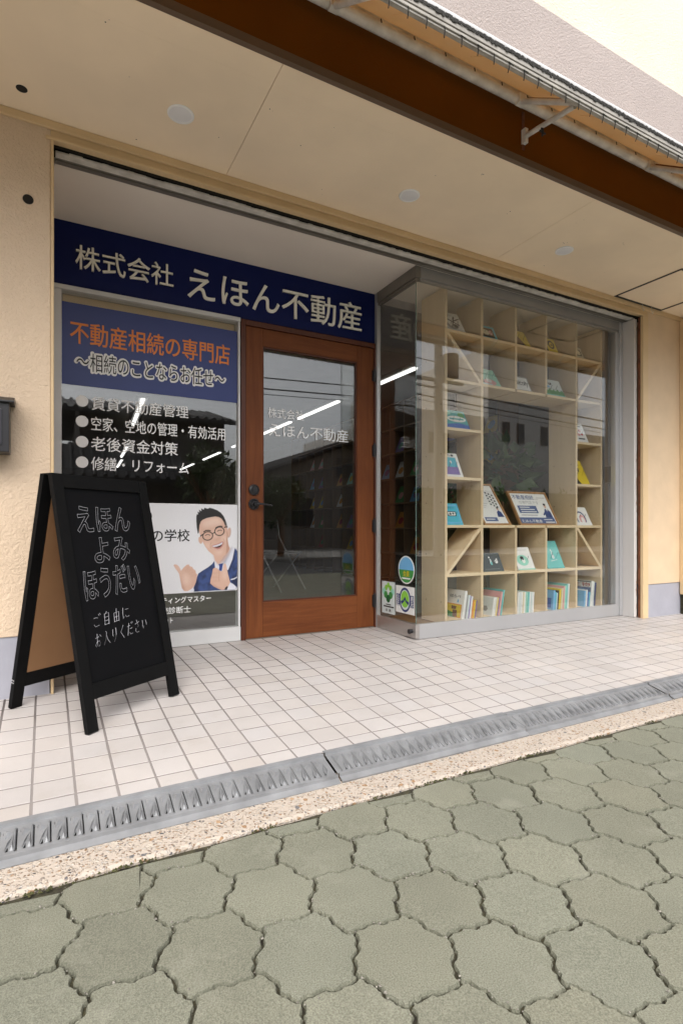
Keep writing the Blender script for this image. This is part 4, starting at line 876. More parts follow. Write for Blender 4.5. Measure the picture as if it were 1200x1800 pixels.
# ------------------------------------------------------------------ awning
aw = empty('awning', (2.0, 1.9, 2.77)); tag(aw, 'folding street awning with orange tan cloth and weathered white bars', 'awning')
AX0, AX1 = -1.2, 7.2
local(MB().tube([(AX0,1.897,2.768),(AX1,1.897,2.768)],0.0235,18).tube([(AX0,1.903,2.800),(AX1,1.903,2.800)],0.022,14), 'back_bar', M['white_paint'], aw)
cl = MB(); n = 84; rnd = random.Random(6)
for i in range(n):
    a = AX0 + (AX1-AX0)*i/n; b = AX0 + (AX1-AX0)*(i+1)/n
    pr = [(1.925,2.826),(1.80,2.742),(1.68,2.652),(1.575,2.578)]
    for (ya,za),(yb,zb) in zip(pr,pr[1:]): cl.quad((a,ya,za),(b,ya,za),(b,yb,zb),(a,yb,zb))
local(cl, 'cloth', M['fabric'], aw).modifiers.new('thickness','SOLIDIFY').thickness = 0.001
local(MB().tube([(AX0,1.562,2.570),(AX1,1.562,2.570)],0.0195,18), 'roller', M['roller'], aw)
hem = MB(); n = 900
for i in range(n):
    a = AX0 + (AX1-AX0)*i/n; b = AX0 + (AX1-AX0)*(i+1)/n
    dpt = 0.002 + 0.009*rnd.random()**2.5; up = 0.004*rnd.random()
    hem.box(a, b+0.002, 1.5365+0.0008*(i%3), 1.5385+0.0008*(i%3), 2.549-dpt, 2.556+up)
local(hem, 'grimy_hem', M['grime'], aw)
local(MB().box(AX0, AX1, 1.541, 1.560, 2.528, 2.5485).box(AX0, AX1, 1.544, 1.562, 2.514, 2.526).box(AX0, AX1, 1.549, 1.566, 2.505, 2.5125), 'channel', M['grey_channel'], aw, 0.002)
x = 0.62
while x < 4.2:
    j = rnd.uniform(-.006,.006); t = MB(); t.tube([(x,1.5435,2.513),(x+.004,1.5455,2.503),(x+.010+j,1.556,2.484+j*.4)],0.0019,6)
    if rnd.random() < .6: t.tube([(x-.004,1.5425,2.512),(x+.020,1.5415,2.509+j)],0.0018,6)
    local(t, 'tie_cord', M['grime'], aw); x += 0.079
x = 0.70
while x < 4.2: local(MB().tube([(x,1.8735,2.783),(x+.002,1.872,2.768)],0.0026,6), 'cord_hook', M['grime'], aw); x += 0.165
for k in range(-2, 6):
    x = 1.987 + k*1.0
    a_ = MB(); d_ = Vector((0, 1.577-1.885, 2.535-2.752))
    a_.tube([(x,1.885,2.752),(x,1.577,2.535)],0.0125,12); a_.box(x-.02,x+.02,1.868,1.90,2.735,2.775)
    local(a_, 'arm', M['white_paint'], aw)
    local(MB().tube([(x+.045,1.90,2.790),(x+.045,1.59,2.572)],0.006,8), 'rib', M['rust'], aw)
s_ = MB(); s_.tube([(2.06,1.925,2.634),(2.03,1.76,2.585),(1.992,1.585,2.527)],0.0115,12)
s_.box(2.05,2.07,1.915,1.9395,2.60,2.67)
local(s_, 'strut', M['white_paint'], aw)
sk = MB(); sk.tube([(2.035,1.80,2.592),(2.04,1.80,2.567)],0.006,8).tube([(2.02,1.80,2.570),(2.058,1.80,2.566)],0.004,8).tube([(2.04,1.80,2.567),(2.034,1.797,2.548)],0.005,8); local(sk, 'wing_screw', M['grime'], aw)
local(MB().box(2.052,2.068,1.9345,1.9395,2.575,2.76), 'rust_streak', M['rust'], aw)

# ------------------------------------------------------------------ letter box at the left edge
lb = empty('letter_box', (-0.34, 2.73, 1.03)); tag(lb, 'black wall letter box with pitched lid at the left edge', 'letter box')
local(MB().box(-0.55,-0.130,2.615,2.7285,1.03,1.236), 'body', mat('black lacquer',(0.016,0.015,0.018),0.35,var=0.1), lb, 0.004)
local(MB().prism([(2.600,1.232),(2.600,1.240),(2.65,1.262),(2.7285,1.266),(2.7285,1.2365)],'x',-0.565,-0.113), 'lid', M['black_metal'], lb, 0.002)
local(MB().box(-0.50,-0.156,2.609,2.6148,1.06,1.205), 'door_panel', mat('slate lacquer',(0.028,0.028,0.036),0.4), lb, 0.002)
local(MB().box(-0.45,-0.172,2.605,2.6088,1.165,1.172), 'slot', M['dark_gap'], lb)

# ------------------------------------------------------------------ chalkboard A-frame
ab = empty('chalkboard_sign', (0.196, 2.559, -0.045), R(35)); tag(ab, 'black folding chalkboard sign with chalk writing standing on the tiles', 'chalkboard')
ca, sa = math.cos(R(35)), math.sin(R(35))
def floor_local(x, y): return fz(2.559 + x*sa + y*ca) + 0.045
W2 = 0.2385; AZ = 0.93 + 0.045; SP = 0.221
th = math.atan2(SP, AZ)
HAND = {'ご':[[(.2,.75),(.45,.76),(.65,.70)],[(.2,.3),(.35,.13),(.78,.17)],[(.74,.97),(.82,.84)],[(.9,1.0),(.98,.87)]],
 '自':[[(.52,1),(.42,.86)],[(.25,.85),(.27,.05)],[(.25,.85),(.75,.87),(.74,.04)],[(.27,.60),(.74,.61)],[(.27,.34),(.74,.35)],[(.27,.08),(.74,.09)]],
 '由':[[(.2,.70),(.22,.05)],[(.2,.70),(.8,.73),(.78,.04)],[(.5,1),(.5,.08)],[(.22,.40),(.78,.41)],[(.22,.08),(.78,.09)]],
 'に':[[(.15,.9),(.11,.45),(.17,.1),(.25,.25)],[(.45,.74),(.85,.72)],[(.45,.32),(.55,.15),(.9,.18)]],
 'お':[[(.1,.7),(.6,.74)],[(.35,.97),(.36,.2),(.2,.08),(.1,.22),(.3,.42),(.6,.46),(.76,.3),(.66,.12),(.5,.1)],[(.72,.86),(.9,.7)]],
 '入':[[(.38,.95),(.52,.86),(.40,.4),(.08,.04)],[(.49,.66),(.65,.33),(.97,.04)]],
 'り':[[(.25,.9),(.2,.5),(.28,.4),(.35,.52)],[(.7,.95),(.73,.5),(.6,.2),(.4,.0)]],
 'く':[[(.66,.95),(.25,.5),(.72,.03)]],
 'だ':[[(.08,.72),(.55,.75)],[(.35,.95),(.12,.08)],[(.5,.5),(.85,.53)],[(.46,.24),(.55,.1),(.9,.12)],[(.70,.97),(.78,.84)],[(.88,1.0),(.95,.87)]],
 'さ':[[(.15,.70),(.82,.80)],[(.40,.98),(.70,.46),(.52,.44)],[(.27,.38),(.2,.2),(.4,.05),(.72,.08)]],
 'い':[[(.2,.8),(.2,.4),(.3,.2),(.40,.36)],[(.72,.75),(.82,.52),(.84,.36)]]}
def leaf(sign):
    """matrix from leaf coordinates (x across, y thickness towards outside, z up along the leaf measured from the apex) to board coordinates"""
    return Matrix.Translation((0, sign*0.012, AZ)) @ Matrix.Rotation(sign*(th-0.012), 4, 'X')
for sign in (-1, 1):
    L_ = leaf(sign); o = sign
    for sx in (-1, 1):
        xa, xb = (sx*W2, sx*(W2-0.046)); xa, xb = min(xa,xb), max(xa,xb)
        fl = floor_local((xa+xb)/2, sign*SP); ln = (AZ-fl)/math.cos(th)
        st = MB(); st.box(xa, xb, min(o*0.022,0), max(o*0.022,0), -ln+0.002, 0.0)
        st.build('leg', M['board_black'], ab, 0.0015, M=L_)
    MB().box(-W2+.0465, W2-.0465, min(o*.0215,0), max(o*.0215,0), -0.056, -0.0005).build('rail', M['board_black'], ab, 0.0015, M=L_)
    MB().box(-W2+.0465, W2-.0465, min(o*.0215,0), max(o*.0215,0), -0.885, -0.826).build('rail', M['board_black'], ab, 0.0015, M=L_)
    ya, yb = (o*.006, o*.012)
    bd = MB(); bd.box(-W2+.0465, W2-.0465, min(ya,yb), max(ya,yb), -0.8258, -0.0562, 0)
    bo = bd.build('board', M['chalkboard'], ab, M=L_)
    MB().box(-W2+.0475, W2-.0475, min(o*.0055,o*.0010), max(o*.0055,o*.0010), -0.825, -0.057).build('backing', M['hardboard'], ab, M=L_)
    if sign == -1:
        BW = W2-.0465; top = -0.0562; HH = 0.7696
        for txt, f0, f1, t0, t1, out_, bold, sl_, sh in (('えほん',.10,.80,.235,.092,0.0055,.014,.004,.04),('よみ',.26,.74,.405,.265,0.0055,.014,.010,.04),('ほうだい',.08,.82,.595,.435,0.0055,.014,.022,.05)):
            x0, x1 = -BW + 2*BW*f0, -BW + 2*BW*f1; z0, z1 = top - HH*t0, top - HH*t1
            t = MB(); add_text(t, txt, x0, x1, z0, z1, -0.0131, bold, 0, out_, slope=sl_, shear=sh)
            t.build('lettering', M['chalk'], bo, M=L_)
        for txt, f0, f1, t0, t1, up in (('ご自由に',.11,.62,.740,.668,.020),('お入りください',.11,.84,.838,.765,.034)):   # handwritten strokes
            x0, x1 = -BW + 2*BW*f0, -BW + 2*BW*f1; z0, z1 = top - HH*t0, top - HH*t1; cw = (x1-x0)/len(txt); t = MB()
            for q, chr_ in enumerate(txt):
                for st_ in HAND[chr_]:
                    pts = [(x0+cw*(q+.06+.84*u)+.10*(z1-z0)*(w_-.5), -0.0128, z0+(z1-z0)*w_+up*(q+u)/len(txt)) for u, w_ in st_]
                    t.tube(pts, .0010, 5)
            t.build('lettering', M['chalk'], bo, M=L_)
MB().box(-W2+.004, W2-.004, -.030, .030, AZ-.0002, AZ+.0045).build('cap', M['board_black'], ab, 0.001)
scw = MB()
for z in (-.852,-.862):
    for dx in (.012,.034): scw.disc((-W2-.0002+0, .004+dx*.4, z),(-1,0,0),.0032,.001,10)
scw.build('screw', M['alu'], ab, M=leaf(1))

# ------------------------------------------------------------------ bookcase in the bay
bc = empty('bookcase', (3.28, 3.13, 0.05)); tag(bc, 'pale plywood open bookcase of square cells inside the glass bay', 'bookcase')
FY, BYc, T = 3.0, 3.27, 0.020
XC = [2.449, 2.780, 3.117, 3.441, 3.790, 4.100]; ZS = [0.060, 0.386, 0.731, 1.070, 1.415, 1.757, 2.100]; TOP = 2.398
def cpart(mb, name, m, b=0.0012): return local(mb, name, m, bc, b)
cpart(MB().box(XC[0]-T/2, XC[0]+T/2, FY, BYc, 0.05, TOP), 'side_panel', M['ply']); cpart(MB().box(XC[5]-T/2, XC[5]+T/2, FY, BYc, 0.05, TOP), 'side_panel', M['ply'])
for i in (1, 4): cpart(MB().box(XC[i]-T/2, XC[i]+T/2, FY+.0005, BYc, 0.05, TOP-.001), 'divider', M['ply'])
for i in (2, 3):
    cpart(MB().box(XC[i]-T/2, XC[i]+T/2, FY+.0005, BYc, 0.05, ZS[2]-T/2-.0003), 'divider', M['ply'])
    cpart(MB().box(XC[i]-T/2, XC[i]+T/2, FY+.0005, BYc, ZS[5]+T/2+.0003, TOP-.001), 'divider', M['ply'])
for j, z in enumerate(ZS):
    for i in range(5):
        if j in (3, 4) and i in (1, 2, 3): continue
        cpart(MB().box(XC[i]+T/2+.0002, XC[i+1]-T/2-.0002, FY+.001, BYc, z-T/2, z+T/2), 'shelf', M['ply_h'])
def brace(i, z0, z1, up):
    xa, xb = XC[i]+T/2+.001, XC[i+1]-T/2-.001; za, zb = z0+T/2+.001, z1-T/2-.001
    d = 0.016
    p = [(xa,za),(xa+d,za),(xb,zb-d),(xb,zb),(xb-d,zb),(xa,za+d)] if up else [(xa,zb),(xa,zb-d),(xb-d,za),(xb,za),(xb,za+d),(xa+d,zb)]
    cpart(MB().prism(p, 'y', FY+.002, FY+.24), 'brace', M['ply_h'], 0.0)
brace(0, ZS[1], ZS[2], True); brace(4, ZS[1], ZS[2], False); brace(0, ZS[5], ZS[6], False); brace(4, ZS[5], ZS[6], True)
pegs = MB()
for z in (0.20,0.53,0.90,1.24,1.59,1.93):
    for y in (3.045,3.215): pegs.disc((XC[0]-T/2-.0002,y,z),(-1,0,0),.004,.0006,10)
for z in (0.9,1.24):
    for y in (3.045,3.215): pegs.disc((XC[4]-T/2-.0002,y,z),(-1,0,0),.004,.0006,10)
cpart(pegs, 'peg_hole', M['p_brown'], 0.0)

# ------------------------------------------------------------------ face-out picture books
def display_book(xr, w, zs, h, lean, cover, label, art, y0=3.03, th_=0.012, group='picture books shown face out in the bay'):
    r = empty('picture_book', (xr-w/2, y0, zs)); tag(r, label, 'book', group)
    Ml = Matrix.Rotation(R(-lean), 4, 'X')
    MB().box(-w/2, w/2, 0.0, th_, 0.0, h).build('cover', M[cover], r, 0.001, M=Ml)
    MB().box(-w/2+.002, w/2-.0025+.0035, .0025, th_-.0025, 0.003, h-.003).build('pages', M['p_white'], r, M=Ml)
    a = MB(); mats = []
    def mi(n):
        if n not in mats: mats.append(n)
        return mats.index(n)
    lay = -0.0006
    for it in art:
        k = it[0]
        if k == 'e': a.flat(ellipse(it[2]*w-w/2, it[3]*h, it[4]*w, it[5]*h), lay, mi(it[1]))
        elif k == 'p': a.flat([(x*w-w/2, z*h) for x, z in it[2]], lay, mi(it[1]))
        elif k == 't': add_text(a, it[2], it[3]*w-w/2, it[4]*w-w/2, it[5]*h, it[6]*h, lay, 0.02, 0, mi=mi(it[1]))
        lay -= 0.0004
    if mats: a.build('cover_print', [M[n] for n in mats], r, M=Ml)
    # little wire stand
    MB().tube([(-.03,th_+.004,h*.55),(-.03,th_+.05,0.003-0.0),(.03,th_+.05,0.003),(.03,th_+.004,h*.55)],.0015,6).build('stand', M['black_metal'], r, M=Matrix.Rotation(R(-lean*0.4),4,'X') if False else None)
    return r
def blk(x0,x1,z0,z1): return [(x0,z0),(x1,z0),(x1,z1),(x0,z1)]
S_ = [z+T/2 for z in ZS]
display_book(2.648,.165,S_[6],.195,30,'p_white','white picture book with tangled black drawing, topmost shelf at far left',[('e','p_grey',.4,.5,.4,.38),('e','p_white',.45,.55,.3,.3),('p','p_black',[(.3,.2),(.36,.2),(.7,.8),(.64,.82)]),('p','p_black',[(.2,.6),(.8,.35),(.82,.4),(.22,.66)]),('e','p_black',.55,.3,.12,.1),('e','p_black',.25,.8,.1,.08),('p','p_black',[(.5,.5),(.9,.7),(.88,.75),(.48,.55)])],3.02)
display_book(2.958,.165,S_[6],.128,26,'p_cyan','landscape book with blue border and brown picture, topmost shelf second cell',[('p','p_brown',blk(.12,.86,.14,.84)),('e','p_cream',.4,.5,.2,.2),('p','p_black',blk(.12,.86,.14,.3)),('e','p_pink',.68,.5,.1,.18)],3.02)
display_book(3.304,.18,S_[6],.172,30,'p_yellow','yellow picture book with large brown triangle, topmost shelf middle cell',[('p','p_brown',[(.0,.05),(.72,.05),(.35,.8),(.0,.7)]),('p','p_black',blk(.05,.6,.05,.12))],3.02)
display_book(3.606,.15,S_[6],.148,23,'p_black','yellow and black square book with ring emblem, topmost shelf fourth cell',[('p','p_yellow',blk(.22,.95,.06,.94)),('e','p_black',.58,.52,.24,.28),('e','p_yellow',.58,.52,.14,.17),('e','p_black',.6,.5,.06,.07)],3.015)
display_book(3.916,.115,S_[6],.120,24,'p_grey','small grey book with cream frame, topmost shelf at far right',[('p','p_cream',blk(.1,.9,.1,.9)),('p','p_slate',blk(.2,.8,.2,.8)),('e','p_cream',.5,.5,.2,.22)],3.015)
display_book(2.992,.20,S_[5],.182,33,'p_mint','mint green book with pink figure, second shelf second cell',[('p','p_slate',[(0,.1),(.3,.1),(.1,.9),(0,.9)]),('e','p_pink',.52,.22,.3,.18),('e','p_white',.5,.3,.12,.12),('p','p_pale',[(0,0),(.6,0),(.55,.12),(0,.14)])],3.02)
display_book(3.298,.17,S_[5],.138,26,'p_grey','white book with black lettered loops, second shelf middle cell',[('p','p_white',blk(.04,.95,.06,.93)),('t','p_black','Nicoly',.08,.9,.28,.72)],3.01)
display_book(3.686,.22,S_[5],.168,25,'p_pale','pale book with green tree line and small black bird, second shelf fourth cell',[('p','p_green',[(0,.08),(1,.08),(1,.3),(.9,.42),(.8,.3),(.7,.45),(.6,.3),(.5,.42),(.4,.32),(.3,.45),(.2,.33),(.1,.42),(0,.3)]),('p','p_turq',blk(0,1,.0,.1)),('e','p_black',.42,.74,.09,.08),('e','p_white',.4,.77,.04,.03),('p','p_sky',blk(.1,.35,.5,.6))],3.02)
display_book(2.687,.215,S_[4],.164,28,'p_teal','teal and blue book with white oval title, left column upper shelf',[('p','p_blue',[(.0,.0),(1,.0),(1,.22),(.6,.30),(0,.2)]),('e','p_mint',.2,.82,.2,.1),('e','p_green',.8,.75,.14,.16),('e','p_white',.55,.52,.40,.17),('p','p_teal',blk(.25,.85,.48,.56))],3.02)
display_book(2.626,.158,S_[3],.198,25,'p_white','white edged blue book with dark blue lower half, left column middle shelf',[('p','p_cyan',blk(.04,.84,.42,.82)),('p','p_purple',blk(.04,.84,.1,.42)),('e','p_black',.68,.90,.08,.045),('t','p_black','くじら',.1,.55,.86,.94),('e','p_white',.5,.62,.06,.06)],3.02)
display_book(2.622,.155,S_[2],.172,25,'p_cyan','sky blue book with small framed picture, left column lower shelf',[('p','p_sky',blk(.07,.93,.07,.93)),('p','p_cyan',blk(.12,.88,.12,.88)),('p','p_black',blk(.25,.75,.40,.62)),('p','p_white',blk(.29,.71,.43,.59)),('e','p_slate',.42,.5,.06,.05),('e','p_slate',.58,.52,.06,.05),('t','p_navy','ふたり',.3,.7,.75,.83)],3.02)
display_book(3.968,.16,S_[4],.187,24,'p_white','white book with pink scattered figures, right column upper shelf',[('e','p_pink',.6,.6,.1,.08),('e','p_pink',.45,.4,.12,.08),('e','p_red',.7,.42,.08,.06),('p','p_slate',blk(.3,.8,.15,.22)),('e','p_turq',.35,.7,.08,.06),('p','p_slate',blk(.35,.8,.8,.84))],3.02)
display_book(3.985,.18,S_[3],.235,27,'p_yellow','bright yellow book with black corner, right column middle shelf',[('p','p_black',[(0,.0),(.42,.0),(.2,.35),(0,.4)]),('p','p_black',[(.5,.55),(.62,.5),(.6,.62),(.68,.64),(.56,.72)]),('p','p_black',blk(.45,.75,.78,.81))],3.02)
display_book(4.012,.19,S_[2],.170,26,'p_white','white book with blue and pink arches, right column lower shelf',[('e','p_navy',.45,.35,.30,.42),('e','p_white',.45,.33,.24,.36),('e','p_pink',.5,.3,.18,.28),('e','p_white',.52,.27,.1,.18),('p','p_white',blk(0,1,0,.16))],3.02)
display_book(3.073-.04,.20,S_[1],.150,26,'p_slate','dark slate landscape book with tiny white figures, second row from the bottom',[('p','p_pale',[(.42,.42),(.5,.42),(.52,.62),(.47,.70),(.43,.6)]),('e','p_white',.44,.76,.035,.05),('p','p_turq',blk(.44,.52,.35,.52)),('e','p_white',.74,.52,.08,.10),('e','p_white',.78,.64,.035,.05),('t','p_white','よるの',.03,.2,.8,.9),('p','p_grey',blk(.1,.8,.12,.135))],3.035)
display_book(3.412-.05,.18,S_[1],.190,25,'p_white','white book with mint circle and black cap figure, second row from the bottom',[('e','p_mint',.42,.42,.34,.24),('e','p_black',.40,.52,.10,.08),('e','p_white',.46,.40,.09,.11),('e','p_slate',.46,.47,.05,.04),('p','p_grey',blk(.2,.8,.86,.875)),('p','p_mint',blk(0,1,0,.05))],3.035)
display_book(3.757-.06,.19,S_[1],.240,25,'p_turq','tall turquoise book with pale swan, second row from the bottom',[('e','p_pale',.52,.42,.08,.08),('p','p_white',[(.5,.48),(.56,.6),(.5,.7),(.46,.66),(.51,.6),(.46,.5)]),('p','p_pale',[(.3,.25),(.7,.3),(.72,.32),(.3,.28)]),('p','p_teal',blk(0,1,0,.03))],3.035)

# ------------------------------------------------------------------ two framed notices leaning in the open middle of the case
def framed(xr, w, h, lean, label, draw):
    r = empty('framed_notice', (xr-w/2, 3.03, S_[2])); tag(r, label, 'framed notice', 'framed notices leaning on the bookcase')
    Ml = Matrix.Rotation(R(-lean), 4, 'X'); f = 0.017
    fr = MB(); fr.box(-w/2,w/2,0,.018,0,f).box(-w/2,w/2,0,.018,h-f,h).box(-w/2,-w/2+f,0,.018,f,h-f).box(w/2-f,w/2,0,.018,f,h-f)
    fr.build('frame', wood('oak frame '+label[:5], (0.30,0.15,0.06),(0.42,0.24,0.10)), r, M=Ml)
    MB().box(-w/2+f,w/2-f,.006,.012,f,h-f).build('sheet', M['p_white'], r, M=Ml)
    a = MB(); names = []
    def mi(n):
        if n not in names: names.append(n)
        return names.index(n)
    draw(a, mi, w, h); a.build('print', [M[n] for n in names], r, M=Ml)
    MB().box(-.04,.04,.0185,.0215,.02,h*.7).build('backing', M['p_brown'], r, M=Ml)
def draw1(a, mi, w, h):
    y = .0054
    a.flat([(x*w-w/2, z*h) for x,z in blk(.12,.62,.885,.90)], y, mi('p_navy'))
    for k in range(3):
        for q in range(5): a.flat([(x*w-w/2, z*h) for x,z in blk(.60+.10*k,.66+.10*k,.76-.07*q-(.03*k),.80-.07*q-(.03*k))], y, mi('p_slate'))
    for q in range(9): a.flat([(x*w-w/2, z*h) for x,z in blk(.12,.50-.06*(q%3),.78-.045*q,.79-.045*q)], y, mi('p_grey'))
    a.flat([(x*w-w/2, z*h) for x,z in blk(.14,.60,.10,.19)], y, mi('p_midblue'))
    a.flat([(x*w-w/2, z*h) for x,z in blk(.18,.5,.135,.155)], y-.0004, mi('p_white'))
    a.flat([(x*w-w/2, z*h) for x,z in [(.66,.20),(.90,.20),(.86,.32),(.78,.36),(.70,.31)]], y, mi('suit')); a.flat(ellipse(.78*w-w/2,.39*h,.035*w,.032*h), y-.0002, mi('skin')); a.flat(ellipse(.78*w-w/2,.415*h,.036*w,.018*h), y-.0004, mi('hair'))
def draw2(a, mi, w, h):
    y = .0054
    add_text(a,'不動産相続',-.42*w,.13*w,.76*h,.90*h,y,.02,0,mi=mi('p_midblue')); add_text(a,'の専門店です',-.30*w,.20*w,.625*h,.725*h,y,.0,0,mi=mi('p_grey'))
    a.flat([(x*w-w/2, z*h) for x,z in blk(.12,.60,.36,.58)], y, mi('p_midblue'))
    for q, (x0,x1) in enumerate(((.17,.42),(.17,.53),(.17,.56))): a.flat([(x*w-w/2, z*h) for x,z in blk(x0,x1,.52-.065*q,.545-.065*q)], y-.0004, mi('p_white'))
    a.flat([(x*w-w/2, z*h) for x,z in blk(.13,.55,.29,.315)], y, mi('p_grey'))
    a.flat([(x*w-w/2, z*h) for x,z in blk(.055,.945,.06,.235)], y, mi('p_midblue'))
    add_text(a,'えほん不動産',-.42*w,.10*w,.085*h,.175*h,y-.0006,.02,0,mi=mi('p_white'))
    a.flat([(x*w-w/2, z*h) for x,z in blk(.68,.92,.085,.115)], y-.0006, mi('p_white')); a.flat([(x*w-w/2, z*h) for x,z in blk(.66,.88,.165,.185)], y-.0006, mi('p_white'))
    a.flat([(x*w-w/2, z*h) for x,z in blk(.70,.92,.82,.835)], y, mi('p_grey')); a.flat([(x*w-w/2, z*h) for x,z in blk(.64,.74,.78,.79)], y, mi('p_grey'))
    a.flat([(x*w-w/2, z*h) for x,z in [(.74,.235),(.93,.235),(.92,.40),(.86,.50),(.80,.50),(.76,.40),(.70,.33),(.71,.29),(.76,.33)]], y-.0002, mi('suit'))
    a.flat([(x*w-w/2, z*h) for x,z in [(.82,.50),(.86,.50),(.85,.40)]], y-.0005, mi('p_white'))
    a.flat(ellipse(.835*w-w/2,.575*h,.030*w,.065*h), y-.0004, mi('skin')); a.flat(ellipse(.832*w-w/2,.625*h,.034*w,.035*h), y-.0007, mi('hair'))
framed(3.106,.27,.40,35,'tall wood framed notice with columns of text beside the wider one',draw1)
framed(3.631,.43,.312,29,'wide wood framed notice with blue bands and a man in a suit',draw2)

# ------------------------------------------------------------------ upright books along the bottom row
def upright(x, thick, h, d, tilt, cover, label, y0=3.008, rz=0.0, side=None):
    r = empty('picture_book', (x, y0, S_[0]), R(rz)); tag(r, label, 'book', 'picture books standing along the bottom row')
    Ml = Matrix.Rotation(R(tilt), 4, 'Y')
    c = MB(); c.box(0,.0012,0,d,0,h).box(thick-.0012,thick,0,d,0,h).box(.0012,thick-.0012,0,.0012,0,h)
    c.build('cover', M[cover], r, M=Ml)
    MB().box(.0013,thick-.0013,.0014,d-.003,.003,h-.003).build('pages', M['p_white'], r, M=Ml)
    if side:
        a = MB(); names = []
        for it in side:
            n_ = it[1]
            if n_ not in names: names.append(n_)
            k = names.index(n_)
            if it[0] == 't':
                tt = MB(); add_text(tt, it[2], 0, 1, 0, 1, 0, .02, 0)
                u0,u1,v0,v1 = it[3:7]
                a.add([(-.0008, d*(1-(u0+(u1-u0)*v[0])), h*(v0+(v1-v0)*v[2])) for v in tt.v], tt.f, k)
            else:
                poly = it[2]; tri = tessellate_polygon([[Vector((p,q,0)) for p,q in poly]])
                a.add([(-.0004-.0002*side.index(it), d*(1-p), h*q) for p,q in poly], [tuple(t_) for t_ in tri], k)
        a.build('cover_print', [M[n_] for n_ in names], r, M=Ml)
    return r
W_ = ['first','second','third','fourth','fifth','sixth','seventh','eighth','ninth','tenth']
bnames = dict(p_white='white',p_grey='grey',p_purple='purple',p_yellow='yellow',p_orange='orange',p_cream='cream',p_pink='pink',p_teal='teal',p_blue='blue',p_cyan='light blue',p_mint='mint green',p_black='black',p_pale='pale grey',p_turq='turquoise',p_sky='sky blue',p_navy='navy',p_lime='lime green')
cells = [
 ('leftmost bottom cell', 2.600, 9, [(.016,.255,'p_white',[('p','p_orange',[(.05,.02),(.9,.02),(.9,.5),(.05,.5)]),('p','p_yellow',[(.08,.05),(.85,.05),(.85,.46),(.08,.46)]),('p','p_green',[(.05,.02),(.6,.02),(.45,.18),(.05,.25)]),('p','p_brown',[(.35,.3),(.6,.3),(.62,.42),(.33,.42)]),('p','p_brown',[(.45,.05),(.7,.05),(.66,.28),(.42,.28)]),('t','p_black','はらぺ',.2,.8,.72,.82),('p','p_sky',[(.62,.56),(.72,.56),(.7,.66),(.64,.66)])]),(.012,.215,'p_grey',[('p','p_pale',[(.1,.1),(.9,.1),(.9,.9),(.1,.9)])]),(.012,.215,'p_pale',None),(.008,.205,'p_purple',None),(.014,.200,'p_white',None),(.012,.165,'p_orange',None),(.012,.165,'p_yellow',None),(.006,.16,'p_purple',None)]),
 ('second bottom cell', 2.885, 10, [(.010,.175,'p_white',[('p','p_pale',[(.05,.05),(.95,.05),(.95,.95),(.05,.95)]),('p','p_grey',[(.4,.25),(.6,.2),(.7,.35),(.6,.5),(.42,.48)])]),(.008,.175,'p_white',None),(.007,.175,'p_cream',None),(.008,.172,'p_yellow',None),(.009,.165,'p_purple',None),(.012,.225,'p_pink',[('p','p_brown',[(.2,.45),(.8,.45),(.8,.75),(.2,.75)])]),(.008,.235,'p_teal',[('p','p_pink',[(.02,.3),(.98,.3),(.98,.92),(.02,.92)]),('p','p_brown',[(.25,.6),(.38,.6),(.38,.75),(.25,.75)]),('p','p_brown',[(.55,.62),(.68,.62),(.68,.76),(.55,.76)]),('p','p_orange',[(.1,.3),(.5,.3),(.4,.45),(.1,.45)])]),(.008,.240,'p_turq',None)]),
 ('middle bottom cell', 3.139, 4, [(.013,.205,'p_white',None),(.012,.205,'p_pale',None),(.013,.203,'p_white',None),(.012,.203,'p_cream',None),(.013,.202,'p_white',None),(.013,.202,'p_mint',None),(.013,.200,'p_turq',None),(.013,.198,'p_white',None),(.014,.196,'p_pale',None),(.013,.194,'p_white',None)]),
 ('fourth bottom cell', 3.520, 5, [(.016,.195,'p_sky',[('p','p_blue',[(.1,.1),(.9,.1),(.9,.6),(.1,.6)])]),(.014,.175,'p_cyan',None),(.012,.168,'p_pale',None),(.012,.19,'p_black',[('p','p_cream',[(.2,.2),(.8,.2),(.8,.8),(.2,.8)])]),(.016,.205,'p_yellow',[('p','p_orange',[(.1,.1),(.9,.1),(.9,.45),(.1,.45)])]),(.014,.21,'p_cream',None),(.014,.23,'p_pink',None),(.014,.235,'p_mint',[('p','p_turq',[(.1,.7),(.9,.7),(.9,.95),(.1,.95)])]),(.012,.25,'p_turq',None),(.012,.252,'p_white',None)]),
 ('rightmost bottom cell', 3.895, 5, [(.012,.165,'p_sky',None),(.013,.175,'p_white',None),(.012,.155,'p_blue',None),(.013,.15,'p_cyan',None),(.010,.12,'p_white',None),(.016,.262,'p_white',[('p','p_midblue',[(.04,.12),(.96,.12),(.96,.74),(.04,.74)]),('p','p_navy',[(.1,.3),(.9,.35),(.8,.5),(.2,.48)]),('t','p_red','生物',.12,.9,.76,.92),('p','p_sky',[(.3,.52),(.7,.55),(.65,.66),(.32,.64)]),('p','p_brown',[(.4,.05),(.6,.05),(.58,.2),(.42,.2)]),('p','p_slate',[(.05,.94),(.95,.94),(.95,.98),(.05,.98)])]),(.010,.255,'p_pale',None),(.012,.245,'p_navy',None)]),
]
rnd = random.Random(21)
for cname, x, tilt, bl in cells:
    cnt = {}
    for k, (tk, hh, cv, side) in enumerate(bl):
        tk *= 1.22; hh *= 0.80
        upright(x, tk, hh, rnd.uniform(.19,.215) if hh > .15 else rnd.uniform(.15,.18), tilt + rnd.uniform(-.6,.6), cv,
                f'{bnames[cv]} picture book standing {W_[k]} from the left in the {cname}', 3.006 + rnd.uniform(0,.008), 0, side)
        x += tk*1.03 + .0012

